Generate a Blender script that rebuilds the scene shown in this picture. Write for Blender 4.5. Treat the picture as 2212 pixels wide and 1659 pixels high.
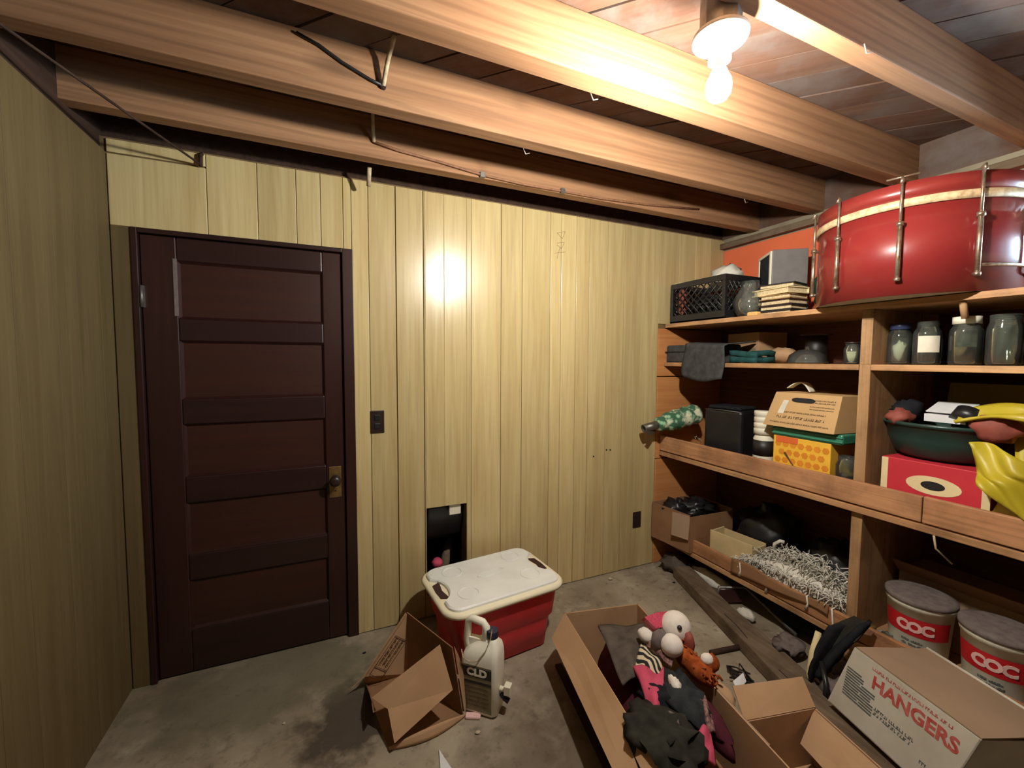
import bpy, bmesh, math, random
from mathutils import Vector, Matrix, noise
R = math.radians
rnd = random.Random(7)
for o in list(bpy.data.objects): bpy.data.objects.remove(o)
scn = bpy.context.scene
col = scn.collection

# ------------------------------------------------------------------ camera
IW, IH, F = 2212, 1659, 893.7
yaw, pitch, roll = R(23.49), R(-3.34), R(0.295)
CAM = Vector((0, 0, 1.42))
FW = Vector((math.sin(yaw)*math.cos(pitch), math.cos(yaw)*math.cos(pitch), math.sin(pitch)))
r0 = Vector((math.cos(yaw), -math.sin(yaw), 0)); u0 = r0.cross(FW)
RT = r0*math.cos(roll) + u0*math.sin(roll); UP = -r0*math.sin(roll) + u0*math.cos(roll)
cd = bpy.data.cameras.new('camera'); cd.sensor_fit = 'HORIZONTAL'; cd.sensor_width = 36
cd.lens = F*36/IW; cd.clip_start = .02
cam = bpy.data.objects.new('camera', cd); col.objects.link(cam)
cam.matrix_world = Matrix(((RT.x, UP.x, -FW.x, CAM.x), (RT.y, UP.y, -FW.y, CAM.y), (RT.z, UP.z, -FW.z, CAM.z), (0, 0, 0, 1)))
scn.camera = cam

# ------------------------------------------------------------------ world, light, exposure
scn.view_settings.view_transform = 'Standard'; scn.view_settings.look = 'None'
scn.view_settings.gamma = 1; scn.view_settings.use_curve_mapping = False
scn.view_settings.exposure = 0.25
BULB_STRENGTH = 2000.0
BULB_COLOR = (1.0, .96, .86)
w = bpy.data.worlds.new('sky'); scn.world = w; w.use_nodes = True
bg = w.node_tree.nodes['Background']; bg.inputs[0].default_value = (.66, .84, 1.0, 1); bg.inputs[1].default_value = 90.0
al = bpy.data.lights.new('window_portal', 'AREA'); al.shape = 'RECTANGLE'; al.size = .84; al.size_y = .40
al.cycles.is_portal = True
ao = bpy.data.objects.new('window_portal', al); col.objects.link(ao)
ao.location = (2.72, .08, 1.87); ao.rotation_euler = (R(90), 0, R(90))

# ------------------------------------------------------------------ helpers
def ray(x, y): return FW + RT*((x-IW/2)/F) - UP*((y-IH/2)/F)
def PZ(x, y, z): d = ray(x, y); return CAM + d*((z-CAM.z)/d.z)      # a point of the photo lying at height z
def PY(x, y, Y): d = ray(x, y); return CAM + d*(Y/d.y)
def PX(x, y, X): d = ray(x, y); return CAM + d*(X/d.x)
def V(*a): return Vector(a)
def lin(c): return tuple(((v/255)/12.92 if v/255 <= .04045 else ((v/255+.055)/1.055)**2.4) for v in c)

class G:
    def __init__(s): s.v = []; s.f = []; s.sm = []
    def add(s, vs, fs, M=None, smooth=False):
        b = len(s.v)
        s.v += [tuple(M @ Vector(p)) if M else tuple(p) for p in vs]
        s.f += [tuple(i+b for i in f) for f in fs]; s.sm += [smooth]*len(fs); return s
    def b2(s, lo, hi, M=None):
        x0, y0, z0 = lo; x1, y1, z1 = hi
        return s.add([(x0,y0,z0),(x1,y0,z0),(x1,y1,z0),(x0,y1,z0),(x0,y0,z1),(x1,y0,z1),(x1,y1,z1),(x0,y1,z1)],
                     [(0,3,2,1),(4,5,6,7),(0,1,5,4),(1,2,6,5),(2,3,7,6),(3,0,4,7)], M)
    def box(s, c, d, M=None): return s.b2([c[i]-d[i]/2 for i in range(3)], [c[i]+d[i]/2 for i in range(3)], M)
    def prism(s, pts, vec, M=None):
        n = len(pts); vec = Vector(vec); p = [Vector(q) for q in pts]
        return s.add(p + [q+vec for q in p], [tuple(range(n))[::-1], tuple(range(n, 2*n))] + [(i, (i+1) % n, (i+1) % n+n, i+n) for i in range(n)], M)
    def slab(s, pts, t, M=None):                       # a sheet of any outline, thickness t along its own normal
        p = [Vector(q) for q in pts]; n = Vector((0, 0, 0))
        for i in range(len(p)): n += p[i].cross(p[(i+1) % len(p)])
        return s.prism(p, n.normalized()*t, M)
    def tube(s, path, r, n=8, M=None, closed=False):
        p = [Vector(q) for q in path]; m = len(p); rs = r if isinstance(r, (list, tuple)) else [r]*m
        vs = []; up = None
        for i in range(m):
            if closed: t = p[(i+1) % m]-p[i-1]
            else: t = p[min(i+1, m-1)]-p[max(i-1, 0)]
            t = t.normalized()
            if up is None: up = t.orthogonal().normalized()
            up = (up - t*up.dot(t)); up = up.normalized() if up.length > 1e-6 else t.orthogonal().normalized()
            b = t.cross(up)
            vs += [p[i]+(up*math.cos(2*math.pi*k/n)+b*math.sin(2*math.pi*k/n))*rs[i] for k in range(n)]
        fs = []
        for i in range(m if closed else m-1):
            j = (i+1) % m
            fs += [(i*n+k, i*n+(k+1) % n, j*n+(k+1) % n, j*n+k) for k in range(n)]
        if not closed: fs += [tuple(range(n))[::-1], tuple(range((m-1)*n, m*n))]
        return s.add(vs, fs, M, True)
    def lathe(s, prof, n=24, M=None, a0=0, a1=360):
        m = len(prof); full = abs(a1-a0) >= 360; k = n if full else n+1
        vs = [(r*math.cos(R(a0+(a1-a0)*i/n)), r*math.sin(R(a0+(a1-a0)*i/n)), z) for r, z in prof for i in range(k)]
        fs = []
        for j in range(m-1):
            for i in range(n):
                i2 = (i+1) % k
                fs.append((j*k+i, j*k+i2, (j+1)*k+i2, (j+1)*k+i))
        return s.add(vs, fs, M, True)
    def cyl(s, c, r, h, n=20, M=None, r2=None):
        r2 = r if r2 is None else r2; x, y, z = c
        a = [(x+r*math.cos(2*math.pi*i/n), y+r*math.sin(2*math.pi*i/n), z) for i in range(n)]
        b = [(x+r2*math.cos(2*math.pi*i/n), y+r2*math.sin(2*math.pi*i/n), z+h) for i in range(n)]
        s.add(a+b, [(i, (i+1) % n, (i+1) % n+n, i+n) for i in range(n)], M, True)
        return s.add(a+b, [tuple(range(n))[::-1], tuple(range(n, 2*n))], M)
    def ball(s, c, rad, M=None, nz=10, n=16, nse=0, fr=6, seed=0, flat=None):
        vs = []; c = Vector(c)
        if not isinstance(rad, (tuple, list)): rad = (rad,)*3
        for j in range(nz+1):
            for i in range(n):
                a = math.pi*j/nz; b = 2*math.pi*i/n
                d = Vector((math.sin(a)*math.cos(b), math.sin(a)*math.sin(b), -math.cos(a)))
                k = 1+nse*noise.noise(d*fr*.5+Vector((seed*3.1, seed*1.7, seed))) if nse else 1
                p = Vector((d.x*rad[0], d.y*rad[1], d.z*rad[2]))*k
                if flat is not None and p.z < flat: p.z = flat
                vs.append(c+p)
        fs = [(j*n+i, j*n+(i+1) % n, (j+1)*n+(i+1) % n, (j+1)*n+i) for j in range(nz) for i in range(n)]
        return s.add(vs, fs, M, True)
    def sheet(s, fn, nu, nv, t=.004, M=None):          # fn(u,v) -> point; closed thin cloth
        P = [[Vector(fn(i/nu, j/nv)) for i in range(nu+1)] for j in range(nv+1)]
        vs = []; vs2 = []
        for j in range(nv+1):
            for i in range(nu+1):
                du = P[j][min(i+1, nu)]-P[j][max(i-1, 0)]; dv = P[min(j+1, nv)][i]-P[max(j-1, 0)][i]
                n = du.cross(dv); n = n.normalized() if n.length > 1e-9 else V(0, 0, 1)
                vs.append(P[j][i]+n*t/2); vs2.append(P[j][i]-n*t/2)
        k = nu+1; N = len(vs); fs = []
        for j in range(nv):
            for i in range(nu):
                q = (j*k+i, j*k+i+1, (j+1)*k+i+1, (j+1)*k+i); fs.append(q); fs.append(tuple(a+N for a in q[::-1]))
        rim = [i for i in range(k)] + [j*k+nu for j in range(1, nv+1)] + [nv*k+i for i in range(nu-1, -1, -1)] + [j*k for j in range(nv-1, 0, -1)]
        for a in range(len(rim)): x, y = rim[a], rim[(a+1) % len(rim)]; fs.append((y, x, x+N, y+N))
        return s.add(vs+vs2, fs, M, True)
    def build(s, name, mat, parent=None, bevel=0, kind=None, label=None, cat=None, group=None, fix=True):
        off = Vector((0, 0, 0))
        if parent is None:
            xs, ys, zs = zip(*s.v); off = Vector(((min(xs)+max(xs))/2, (min(ys)+max(ys))/2, min(zs)))
        else:
            p = parent
            while p: off += p.location; p = p.parent
        me = bpy.data.meshes.new(name); me.from_pydata([tuple(Vector(v)-off) for v in s.v], [], s.f)
        me.polygons.foreach_set('use_smooth', s.sm)
        if fix:
            bm = bmesh.new(); bm.from_mesh(me); bmesh.ops.remove_doubles(bm, verts=bm.verts, dist=1e-5)
            bmesh.ops.recalc_face_normals(bm, faces=bm.faces); bm.to_mesh(me); bm.free()
        me.materials.append(mat); o = bpy.data.objects.new(name, me); col.objects.link(o)
        if parent is None: o.location = off
        else: o.parent = parent
        if bevel:
            m = o.modifiers.new('bevel', 'BEVEL'); m.width = bevel; m.segments = 2; m.limit_method = 'ANGLE'; m.angle_limit = R(40)
        return tag(o, label, cat, group, kind)

def tag(o, label=None, cat=None, group=None, kind=None):
    if label: o['label'] = label
    if cat: o['category'] = cat
    if group: o['group'] = group
    if kind: o['kind'] = kind
    return o
def thing(name, loc, label=None, cat=None, group=None, kind=None):
    o = bpy.data.objects.new(name, None); col.objects.link(o); o.location = Vector(loc); o.empty_display_size = .05
    return tag(o, label, cat, group, kind)
def frame(o, x, y=None, z=None):                       # matrix from origin and axes
    x = Vector(x).normalized()
    if z is None: y = Vector(y); z = x.cross(y).normalized(); y = z.cross(x)
    else: z = Vector(z).normalized(); y = z.cross(x).normalized(); x = y.cross(z)
    o = Vector(o)
    return Matrix(((x.x, y.x, z.x, o.x), (x.y, y.y, z.y, o.y), (x.z, y.z, z.z, o.z), (0, 0, 0, 1)))
def TR(x, y, z, rz=0, rx=0, ry=0):
    return Matrix.Translation((x, y, z)) @ Matrix.Rotation(R(rz), 4, 'Z') @ Matrix.Rotation(R(rx), 4, 'X') @ Matrix.Rotation(R(ry), 4, 'Y')
def lettering(txt, size, M, mat, parent, name='lettering', bold=0.0, sx=1.0, align='CENTER'):
    c = bpy.data.curves.new('t', 'FONT'); c.body = txt; c.size = size; c.align_x = align; c.align_y = 'CENTER'; c.extrude = .0006; c.offset = bold; c.resolution_u = 3
    t = bpy.data.objects.new('t', c); col.objects.link(t); bpy.context.view_layer.update()
    me = bpy.data.meshes.new_from_object(t.evaluated_get(bpy.context.evaluated_depsgraph_get()))
    bpy.data.objects.remove(t); bpy.data.curves.remove(c)
    g = G(); g.add([(M @ Vector((v.co.x*sx, v.co.y, v.co.z))) for v in me.vertices], [tuple(p.vertices) for p in me.polygons])
    bpy.data.meshes.remove(me)
    return g.build(name, mat, parent, fix=False)

def print_line(M, w, h, mat, parent, seed=0, name='print_line'):    # a line of print too small to read
    r_ = random.Random(seed); g = G(); x = -w/2
    while x < w/2:
        n = r_.randint(3, 8)
        for i in range(n):
            lw = h*r_.uniform(.35, .6)
            if x+lw > w/2: break
            k = r_.random()
            if k < .5: g.b2((x, -h/2, 0), (x+lw*.35, h/2, .0005), M); g.b2((x+lw*.35, -h/2+(h*.7 if k < .25 else 0), 0), (x+lw, -h/2+(h if k < .25 else h*.3), .0005), M)
            else: g.b2((x, -h/2, 0), (x+lw, -h/2+h*.28, .0005), M); g.b2((x+lw*.6, -h/2+h*.28, 0), (x+lw, h/2, .0005), M)
            x += lw+h*.12
        x += h*.45
    return g.build(name, MT[mat], parent, fix=False)

# ------------------------------------------------------------------ materials
MT = {}
def newmat(name):
    m = bpy.data.materials.new(name); m.use_nodes = True; MT[name] = m
    return m, m.node_tree.nodes, m.node_tree.links, m.node_tree.nodes['Principled BSDF']
def mix(nt, a, b, fac, mode='MIX'):
    n = nt.nodes.new('ShaderNodeMix'); n.data_type = 'RGBA'; n.blend_type = mode
    for s, v in ((0, fac), (6, a), (7, b)):
        if hasattr(v, 'is_linked'): nt.links.new(v, n.inputs[s])
        else: n.inputs[s].default_value = v if s == 0 else (*v, 1)
    return n.outputs[2]
def texnoise(nt, vec, scale, detail=3, rough=.55, dist=0):
    n = nt.nodes.new('ShaderNodeTexNoise'); n.inputs['Scale'].default_value = scale; n.inputs['Detail'].default_value = detail
    n.inputs['Roughness'].default_value = rough; n.inputs['Distortion'].default_value = dist
    if vec: nt.links.new(vec, n.inputs['Vector'])
    return n.outputs['Fac']
def remap(nt, fac, a, b, lo=0, hi=1):
    n = nt.nodes.new('ShaderNodeMapRange'); nt.links.new(fac, n.inputs[0])
    for i, v in enumerate((a, b, lo, hi)): n.inputs[i+1].default_value = v
    return n.outputs[0]
def coords(nt, scale=(1, 1, 1), rot=(0, 0, 0), rand=True):
    t = nt.nodes.new('ShaderNodeTexCoord'); mp = nt.nodes.new('ShaderNodeMapping'); mp.inputs['Scale'].default_value = scale; mp.inputs['Rotation'].default_value = rot
    v = t.outputs['Object']
    if rand:
        oi = nt.nodes.new('ShaderNodeObjectInfo'); vm = nt.nodes.new('ShaderNodeVectorMath'); vm.operation = 'MULTIPLY_ADD'
        cx = nt.nodes.new('ShaderNodeCombineXYZ')
        for i in range(3): nt.links.new(oi.outputs['Random'], cx.inputs[i])
        nt.links.new(cx.outputs[0], vm.inputs[0]); vm.inputs[1].default_value = (13.7, 7.3, 29.1); nt.links.new(v, vm.inputs[2]); v = vm.outputs[0]
    nt.links.new(v, mp.inputs['Vector']); return mp.outputs[0]
def bump(nt, p, fac, strength, dist=.002):
    b = nt.nodes.new('ShaderNodeBump'); b.inputs['Strength'].default_value = strength; b.inputs['Distance'].default_value = dist
    nt.links.new(fac, b.inputs['Height']); nt.links.new(b.outputs[0], p.inputs['Normal'])
def plain(name, c, rough=.6, var=.12, sc=18, metal=0, spec=.5, bmp=0, coat=0, c2=None):
    m, N, L, p = newmat(name); nt = m.node_tree
    a = lin(c); b = lin(c2) if c2 else tuple(v*(1-var*2.2) for v in a)
    f = texnoise(nt, coords(nt), sc, 4)
    L.new(mix(nt, b, a, remap(nt, f, .3, .65)), p.inputs['Base Color'])
    p.inputs['Roughness'].default_value = rough; p.inputs['Metallic'].default_value = metal; p.inputs['Specular IOR Level'].default_value = spec
    if coat: p.inputs['Coat Weight'].default_value = coat; p.inputs['Coat Roughness'].default_value = .08
    if bmp: bump(nt, p, f, bmp)
    return m
def wood(name, c1, c2, axis='Y', rough=.55, sc=1.0, tone=.25, c3=None, spec=.4, knots=True, bmp=.25, dirt=None, figure=0):
    m, N, L, p = newmat(name); nt = m.node_tree
    s = [16*sc]*3; s['XYZ'.index(axis)] = .9*sc
    v = coords(nt, s)
    f1 = texnoise(nt, v, 1.6, 5, .6, .6)
    s2 = [70*sc]*3; s2['XYZ'.index(axis)] = 2.0*sc
    f2 = texnoise(nt, coords(nt, s2), 1.5, 3)
    c = mix(nt, lin(c1), lin(c2), remap(nt, f1, .32, .68))
    c = mix(nt, c, lin(c3 or c2), remap(nt, f2, .48, .80, 0, .55))
    if figure:                                          # arched grain lines
        s4 = [5]*3; s4['XYZ'.index(axis)] = .55
        wv = nt.nodes.new('ShaderNodeTexWave'); wv.wave_type = 'RINGS'; wv.rings_direction = 'SPHERICAL'; wv.inputs['Scale'].default_value = 1.7; wv.inputs['Distortion'].default_value = 13; wv.inputs['Detail'].default_value = 3; wv.inputs['Detail Scale'].default_value = .45
        L.new(coords(nt, s4), wv.inputs['Vector']); c = mix(nt, c, lin(tuple(int(x*.72) for x in c2)), remap(nt, wv.outputs['Fac'], .62, .95, 0, figure))
    oi = nt.nodes.new('ShaderNodeObjectInfo')
    hs = nt.nodes.new('ShaderNodeHueSaturation'); L.new(remap(nt, oi.outputs['Random'], 0, 1, 1-tone, 1+tone*.55), hs.inputs['Value']); L.new(c, hs.inputs['Color']); c = hs.outputs[0]
    if knots:
        s3 = [7]*3; s3['XYZ'.index(axis)] = 2.6
        vo = nt.nodes.new('ShaderNodeTexVoronoi'); vo.inputs['Scale'].default_value = .8*sc; L.new(coords(nt, s3), vo.inputs['Vector'])
        c = mix(nt, c, lin(tuple(int(x*.42) for x in c2)), remap(nt, vo.outputs['Distance'], .16, .05, 0, .75))
    if dirt:
        fd = texnoise(nt, coords(nt), dirt[1], 5, .65)
        c = mix(nt, c, lin(dirt[0]), remap(nt, fd, .45, .68, 0, dirt[2]))
    L.new(c, p.inputs['Base Color']); p.inputs['Roughness'].default_value = rough; p.inputs['Specular IOR Level'].default_value = spec
    if bmp: bump(nt, p, f2, bmp, .0015)
    return m
def glass(name, c=(235, 240, 235), body=.10, gl=.06):
    m, N, L, p = newmat(name); nt = m.node_tree; N.remove(p); out = N['Material Output']
    tr = N.new('ShaderNodeBsdfTransparent'); tr.inputs[0].default_value = (*lin(c), 1)
    df = N.new('ShaderNodeBsdfDiffuse'); df.inputs[0].default_value = (*[v*.75 for v in lin(c)], 1)
    gs = N.new('ShaderNodeBsdfGlossy'); gs.inputs['Roughness'].default_value = gl
    m1 = N.new('ShaderNodeMixShader'); L.new(remap(nt, texnoise(nt, coords(nt), 9, 4), .3, .75, body*.4, body*1.8), m1.inputs[0]); L.new(tr.outputs[0], m1.inputs[1]); L.new(df.outputs[0], m1.inputs[2])
    fr = N.new('ShaderNodeFresnel'); fr.inputs[0].default_value = 1.5
    m2 = N.new('ShaderNodeMixShader'); L.new(fr.outputs[0], m2.inputs[0]); L.new(m1.outputs[0], m2.inputs[1]); L.new(gs.outputs[0], m2.inputs[2])
    L.new(m2.outputs[0], out.inputs['Surface']); return m
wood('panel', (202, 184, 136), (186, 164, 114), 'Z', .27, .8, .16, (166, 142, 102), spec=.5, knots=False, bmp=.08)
wood('panel_left_dimmed', (102, 86, 56), (90, 74, 46), 'Z', .6, .8, .05, (80, 66, 40), spec=.3, knots=False, bmp=.06)  # dull olive panelling, colour also darkened to imitate light falling off at left
wood('joist', (162, 122, 89), (136, 98, 70), 'X', .7, .6, .10, (112, 76, 52), spec=.25, figure=.32)
wood('deck', (112, 84, 68), (90, 66, 54), 'Y', .75, .6, .22, (92, 58, 42), spec=.2, dirt=((108, 100, 96), 3, .85))
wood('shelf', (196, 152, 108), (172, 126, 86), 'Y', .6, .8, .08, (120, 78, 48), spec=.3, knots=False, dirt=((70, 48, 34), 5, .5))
wood('shelf_side', (182, 144, 104), (160, 122, 84), 'Z', .65, .8, .08, (104, 68, 42), spec=.25, knots=False, dirt=((84, 58, 42), 5, .5))
wood('lip', (194, 144, 104), (174, 122, 84), 'Y', .6, .8, .10, (96, 58, 36), spec=.3, dirt=((90, 62, 46), 5, .5))
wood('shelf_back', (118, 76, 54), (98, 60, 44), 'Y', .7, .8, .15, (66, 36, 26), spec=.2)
wood('orange_board', (204, 142, 88), (186, 122, 72), 'X', .6, .6, .10, (160, 98, 56), spec=.3, knots=False)
wood('door_red', (50, 25, 22), (40, 20, 18), 'Z', .34, .9, .02, (48, 18, 14), spec=.5, knots=False, bmp=.1)
wood('door_rail', (44, 22, 20), (35, 18, 17), 'X', .36, .9, .02, (44, 18, 14), spec=.5, knots=False, bmp=.1)
wood('door_panel', (56, 27, 19), (45, 22, 17), 'X', .4, .9, .05, (66, 26, 16), spec=.5, knots=False, bmp=.1)
wood('driftwood', (124, 108, 90), (98, 82, 66), 'Y', .8, .8, .12, (60, 48, 38), spec=.15, dirt=((58, 46, 36), 6, .6))
wood('dark_wood', (70, 52, 42), (50, 36, 30), 'Y', .8, .8, .1, (34, 24, 20), spec=.15)
plain('orange_paint', (228, 114, 76), .55, .06, 5, c2=(218, 104, 66))
plain('plaster', (150, 140, 118), .85, .15, 6, c2=(120, 110, 92))
plain('dark_void', (24, 22, 22), .8, .2, 10)
plain('backing', (120, 96, 60), .8, .2, 10)
plain('cardboard', (182, 146, 112), .8, .06, 5, c2=(168, 132, 98), spec=.2)
plain('cardboard_dark', (146, 108, 78), .8, .08, 5, c2=(126, 92, 64), spec=.2)
plain('cardboard_grey', (158, 132, 108), .8, .06, 5, spec=.2)
plain('cardboard_edge', (188, 146, 108), .85, .06, 30)
plain('carton_print', (196, 158, 110), .7, .05, 6, spec=.3)
plain('carton_white', (205, 198, 184), .7, .05, 6, c2=(186, 178, 162), spec=.3)
plain('ink_brown', (96, 70, 46), .7, .2, 40)
plain('ink_black', (52, 46, 42), .7, .2, 40)
plain('ink_grey', (104, 108, 106), .7, .2, 60)
plain('ink_red', (176, 62, 56), .7, .15, 40, c2=(196, 110, 100))
plain('tote_red', (226, 62, 72), .42, .10, 5, c2=(210, 50, 60))
plain('tote_lid', (236, 238, 234), .45, .05, 6, c2=(222, 224, 220))
plain('tote_rim', (240, 230, 200), .5, .05, 8)
plain('jug', (240, 236, 220), .4, .05, 10)
plain('jug_label', (140, 130, 100), .6, .25, 22, c2=(112, 100, 74))
plain('navy', (36, 36, 62), .5, .1)
plain('white_plastic', (226, 220, 200), .45, .05)
plain('black_plastic', (30, 29, 31), .38, .15, 12)
plain('grey_plastic', (118, 114, 112), .55, .08)
plain('brown_plastic', (44, 30, 26), .35, .1)
plain('drum_red', (128, 40, 38), .34, .04, 3, coat=.5, c2=(120, 35, 34), spec=.3)
plain('drum_hoop', (126, 42, 38), .32, .06, 6, coat=.3)
plain('drum_band', (214, 190, 150), .5, .25, 50, c2=(168, 138, 104))
plain('drum_head', (210, 204, 190), .55, .05)
plain('chrome', (190, 178, 160), .32, .3, 60, metal=.85, c2=(150, 120, 92))
plain('steel', (130, 126, 120), .45, .2, 30, metal=.8)
plain('brass', (150, 122, 74), .4, .2, 30, metal=.7)
plain('porcelain', (236, 232, 220), .25, .03)
plain('cord_white', (190, 172, 140), .8, .2, 60)
plain('cord_brown', (142, 98, 70), .7, .2, 60)
plain('cord_black', (28, 24, 24), .5, .2, 40)
plain('cloth_grey', (76, 76, 76), .95, .2, 25, spec=.1, bmp=.2)
plain('cloth_dark', (38, 38, 42), .95, .2, 25, spec=.1, bmp=.2)
plain('cloth_charcoal', (54, 56, 58), .95, .2, 25, spec=.1, bmp=.2)
plain('cloth_white', (214, 210, 198), .95, .08, 30, spec=.1, bmp=.3)
plain('cloth_teal', (44, 84, 84), .9, .2, 30, spec=.1)
plain('cloth_green', (26, 68, 54), .8, .2, 20, spec=.2)
plain('cloth_pink', (204, 84, 110), .9, .1, 20, spec=.1)
plain('cloth_maroon', (84, 38, 48), .95, .2, 20, spec=.1)
plain('cloth_purple', (92, 70, 110), .95, .2, 20, spec=.1)
plain('cloth_olive', (54, 52, 46), .95, .2, 25, spec=.1)
plain('plush_white', (226, 216, 206), .98, .05, 60, spec=.05, bmp=.5)
plain('plush_orange', (168, 84, 40), .98, .2, 40, spec=.05, bmp=.5, c2=(116, 52, 26))
plain('plush_grey', (120, 108, 104), .98, .15, 40, spec=.05, bmp=.5)
plain('sequin_pink', (214, 76, 104), .35, .2, 120, metal=.3, bmp=.4)
plain('lace', (150, 110, 104), .8, .5, 120, c2=(60, 34, 36))
plain('yellow_vinyl', (186, 168, 44), .45, .08, 8, c2=(168, 148, 32))
plain('yellow_board', (150, 128, 34), .6, .1, 6)
plain('tub_green', (38, 62, 56), .35, .12, 8)
plain('box_red', (196, 44, 56), .6, .06, 6)
plain('cream', (226, 206, 158), .7, .06, 12)
plain('cream_box', (206, 184, 138), .8, .08, 10)
plain('page', (222, 204, 164), .85, .15, 120, c2=(180, 156, 116))
plain('book_dark', (34, 30, 30), .5, .2, 20)
plain('book_maroon', (60, 30, 30), .5, .2, 20)
plain('book_tan', (170, 136, 90), .6, .2, 20)
plain('label_white', (216, 208, 190), .7, .08, 20)
plain('pail_white', (214, 212, 196), .4, .05, 8)
plain('pail_red', (186, 26, 36), .45, .05, 8)
plain('pail_pink', (232, 190, 184), .5, .05, 8)
plain('string_white', (228, 222, 210), .95, .1, 60, spec=.1)
plain('rag', (96, 86, 78), .95, .2, 20, spec=.1)
plain('honey_yellow', (240, 186, 60), .6, .05, 10)
plain('honey_cell', (226, 142, 40), .6, .08, 10)
plain('orange_label', (226, 106, 52), .6, .06, 10)
plain('sponge', (232, 186, 112), .95, .1, 60)
plain('green_plastic', (60, 130, 104), .3, .1, 10)
plain('eye', (50, 40, 36), .2, 0)
plain('blue_lid', (60, 72, 112), .4, .1)
plain('food_brown', (120, 96, 60), .7, .3, 20)
plain('food_red', (150, 74, 60), .7, .2, 20)
plain('food_blue', (78, 92, 130), .7, .2, 20)
plain('metal_lid', (196, 190, 176), .35, .1, 30, metal=.6)
plain('debris', (190, 176, 150), .9, .1, 40)
plain('paper', (214, 214, 216), .8, .03)
glass('window_glass', (240, 248, 252), .01, .02); glass('glass_clear', (240, 242, 236), .06, .07); glass('glass_jar', (236, 240, 232), .045, .07)

# zebra print cloth
m, N, L, p = newmat('zebra'); nt = m.node_tree
wv = N.new('ShaderNodeTexWave'); wv.inputs['Scale'].default_value = 14; wv.inputs['Distortion'].default_value = 5; wv.inputs['Detail'].default_value = 2; wv.inputs['Detail Scale'].default_value = 1.2
L.new(coords(nt), wv.inputs['Vector']); L.new(mix(nt, lin((30, 28, 30)), lin((206, 190, 160)), remap(nt, wv.outputs['Fac'], .45, .55)), p.inputs['Base Color']); p.inputs['Roughness'].default_value = .9
# green and white patterned cloth
m, N, L, p = newmat('green_pattern'); nt = m.node_tree
vo = N.new('ShaderNodeTexVoronoi'); vo.inputs['Scale'].default_value = 30; L.new(coords(nt), vo.inputs['Vector'])
c = mix(nt, lin((150, 190, 150)), lin((58, 100, 74)), remap(nt, vo.outputs['Distance'], .25, .5))
L.new(mix(nt, c, lin((206, 206, 176)), remap(nt, texnoise(nt, coords(nt), 16, 3), .52, .62)), p.inputs['Base Color']); p.inputs['Roughness'].default_value = .95
# concrete floor with stains and dirt
m, N, L, p = newmat('concrete'); nt = m.node_tree
tc = N.new('ShaderNodeTexCoord'); vec = tc.outputs['Object']
f = texnoise(nt, vec, 2.2, 6, .6); f2 = texnoise(nt, vec, 22, 5, .7); f3 = texnoise(nt, vec, 6, 5, .65, .4)
c = mix(nt, lin((118, 104, 86)), lin((164, 152, 132)), remap(nt, f, .34, .64))
c = mix(nt, c, lin((182, 172, 152)), remap(nt, f3, .56, .72, 0, .6))
c = mix(nt, c, lin((84, 70, 58)), remap(nt, f2, .54, .74, 0, .7))
def spot(cx, cy, rx, ry, r_in, r_out, wob=.5):
    mp = N.new('ShaderNodeMapping'); mp.vector_type = 'POINT'; mp.inputs['Location'].default_value = (-cx/rx, -cy/ry, 0); mp.inputs['Scale'].default_value = (1/rx, 1/ry, 0); L.new(vec, mp.inputs[0])
    ln = N.new('ShaderNodeVectorMath'); ln.operation = 'LENGTH'; L.new(mp.outputs[0], ln.inputs[0])
    ad = N.new('ShaderNodeMath'); ad.operation = 'ADD'; L.new(ln.outputs['Value'], ad.inputs[0]); L.new(remap(nt, texnoise(nt, vec, 7, 4, .6), .2, .8, -wob, wob), ad.inputs[1])
    return remap(nt, ad.outputs[0], r_in, r_out, 1, 0)
XL, XR, YB, YF, ZD = -.81, 2.64, 2.20, -1.70, 2.47      # room: left, right, back, front, underside of the deck
FO = V((XL+XR)/2, (YB+.12+YF)/2, -.1)                   # origin of the floor object
def fs(x, y, rx, ry, a, b, wob=.5): return spot(x-FO.x, y-FO.y, rx, ry, a, b, wob)
q = PZ(720, 1540, 0); c = mix(nt, c, lin((76, 66, 56)), fs(q.x+.02, q.y, .20, .20, .70, 1.10, .6))
q = PZ(560, 1450, 0); cl = mix(nt, c, lin((96, 92, 74)), .7); c = mix(nt, c, cl, fs(q.x, q.y, .55, .3, .6, 1.2, .5))  # greenish concrete by the door, colour also darkened to imitate light falloff
q = PZ(1180, 1600, 0); cl = mix(nt, c, lin((78, 62, 50)), .6); c = mix(nt, c, cl, fs(q.x, q.y, .35, .3, .6, 1.3, .6))
L.new(c, p.inputs['Base Color']); L.new(remap(nt, f3, .35, .65, .55, .9), p.inputs['Roughness']); p.inputs['Specular IOR Level'].default_value = .35
bump(nt, p, f2, .35, .004)

# ------------------------------------------------------------------ the setting
m = MT
G().b2((XL-.12, YF-.12, -.1), (XR+.22, YB+.12, 0)).build('floor', m['concrete'], kind='structure')

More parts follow.
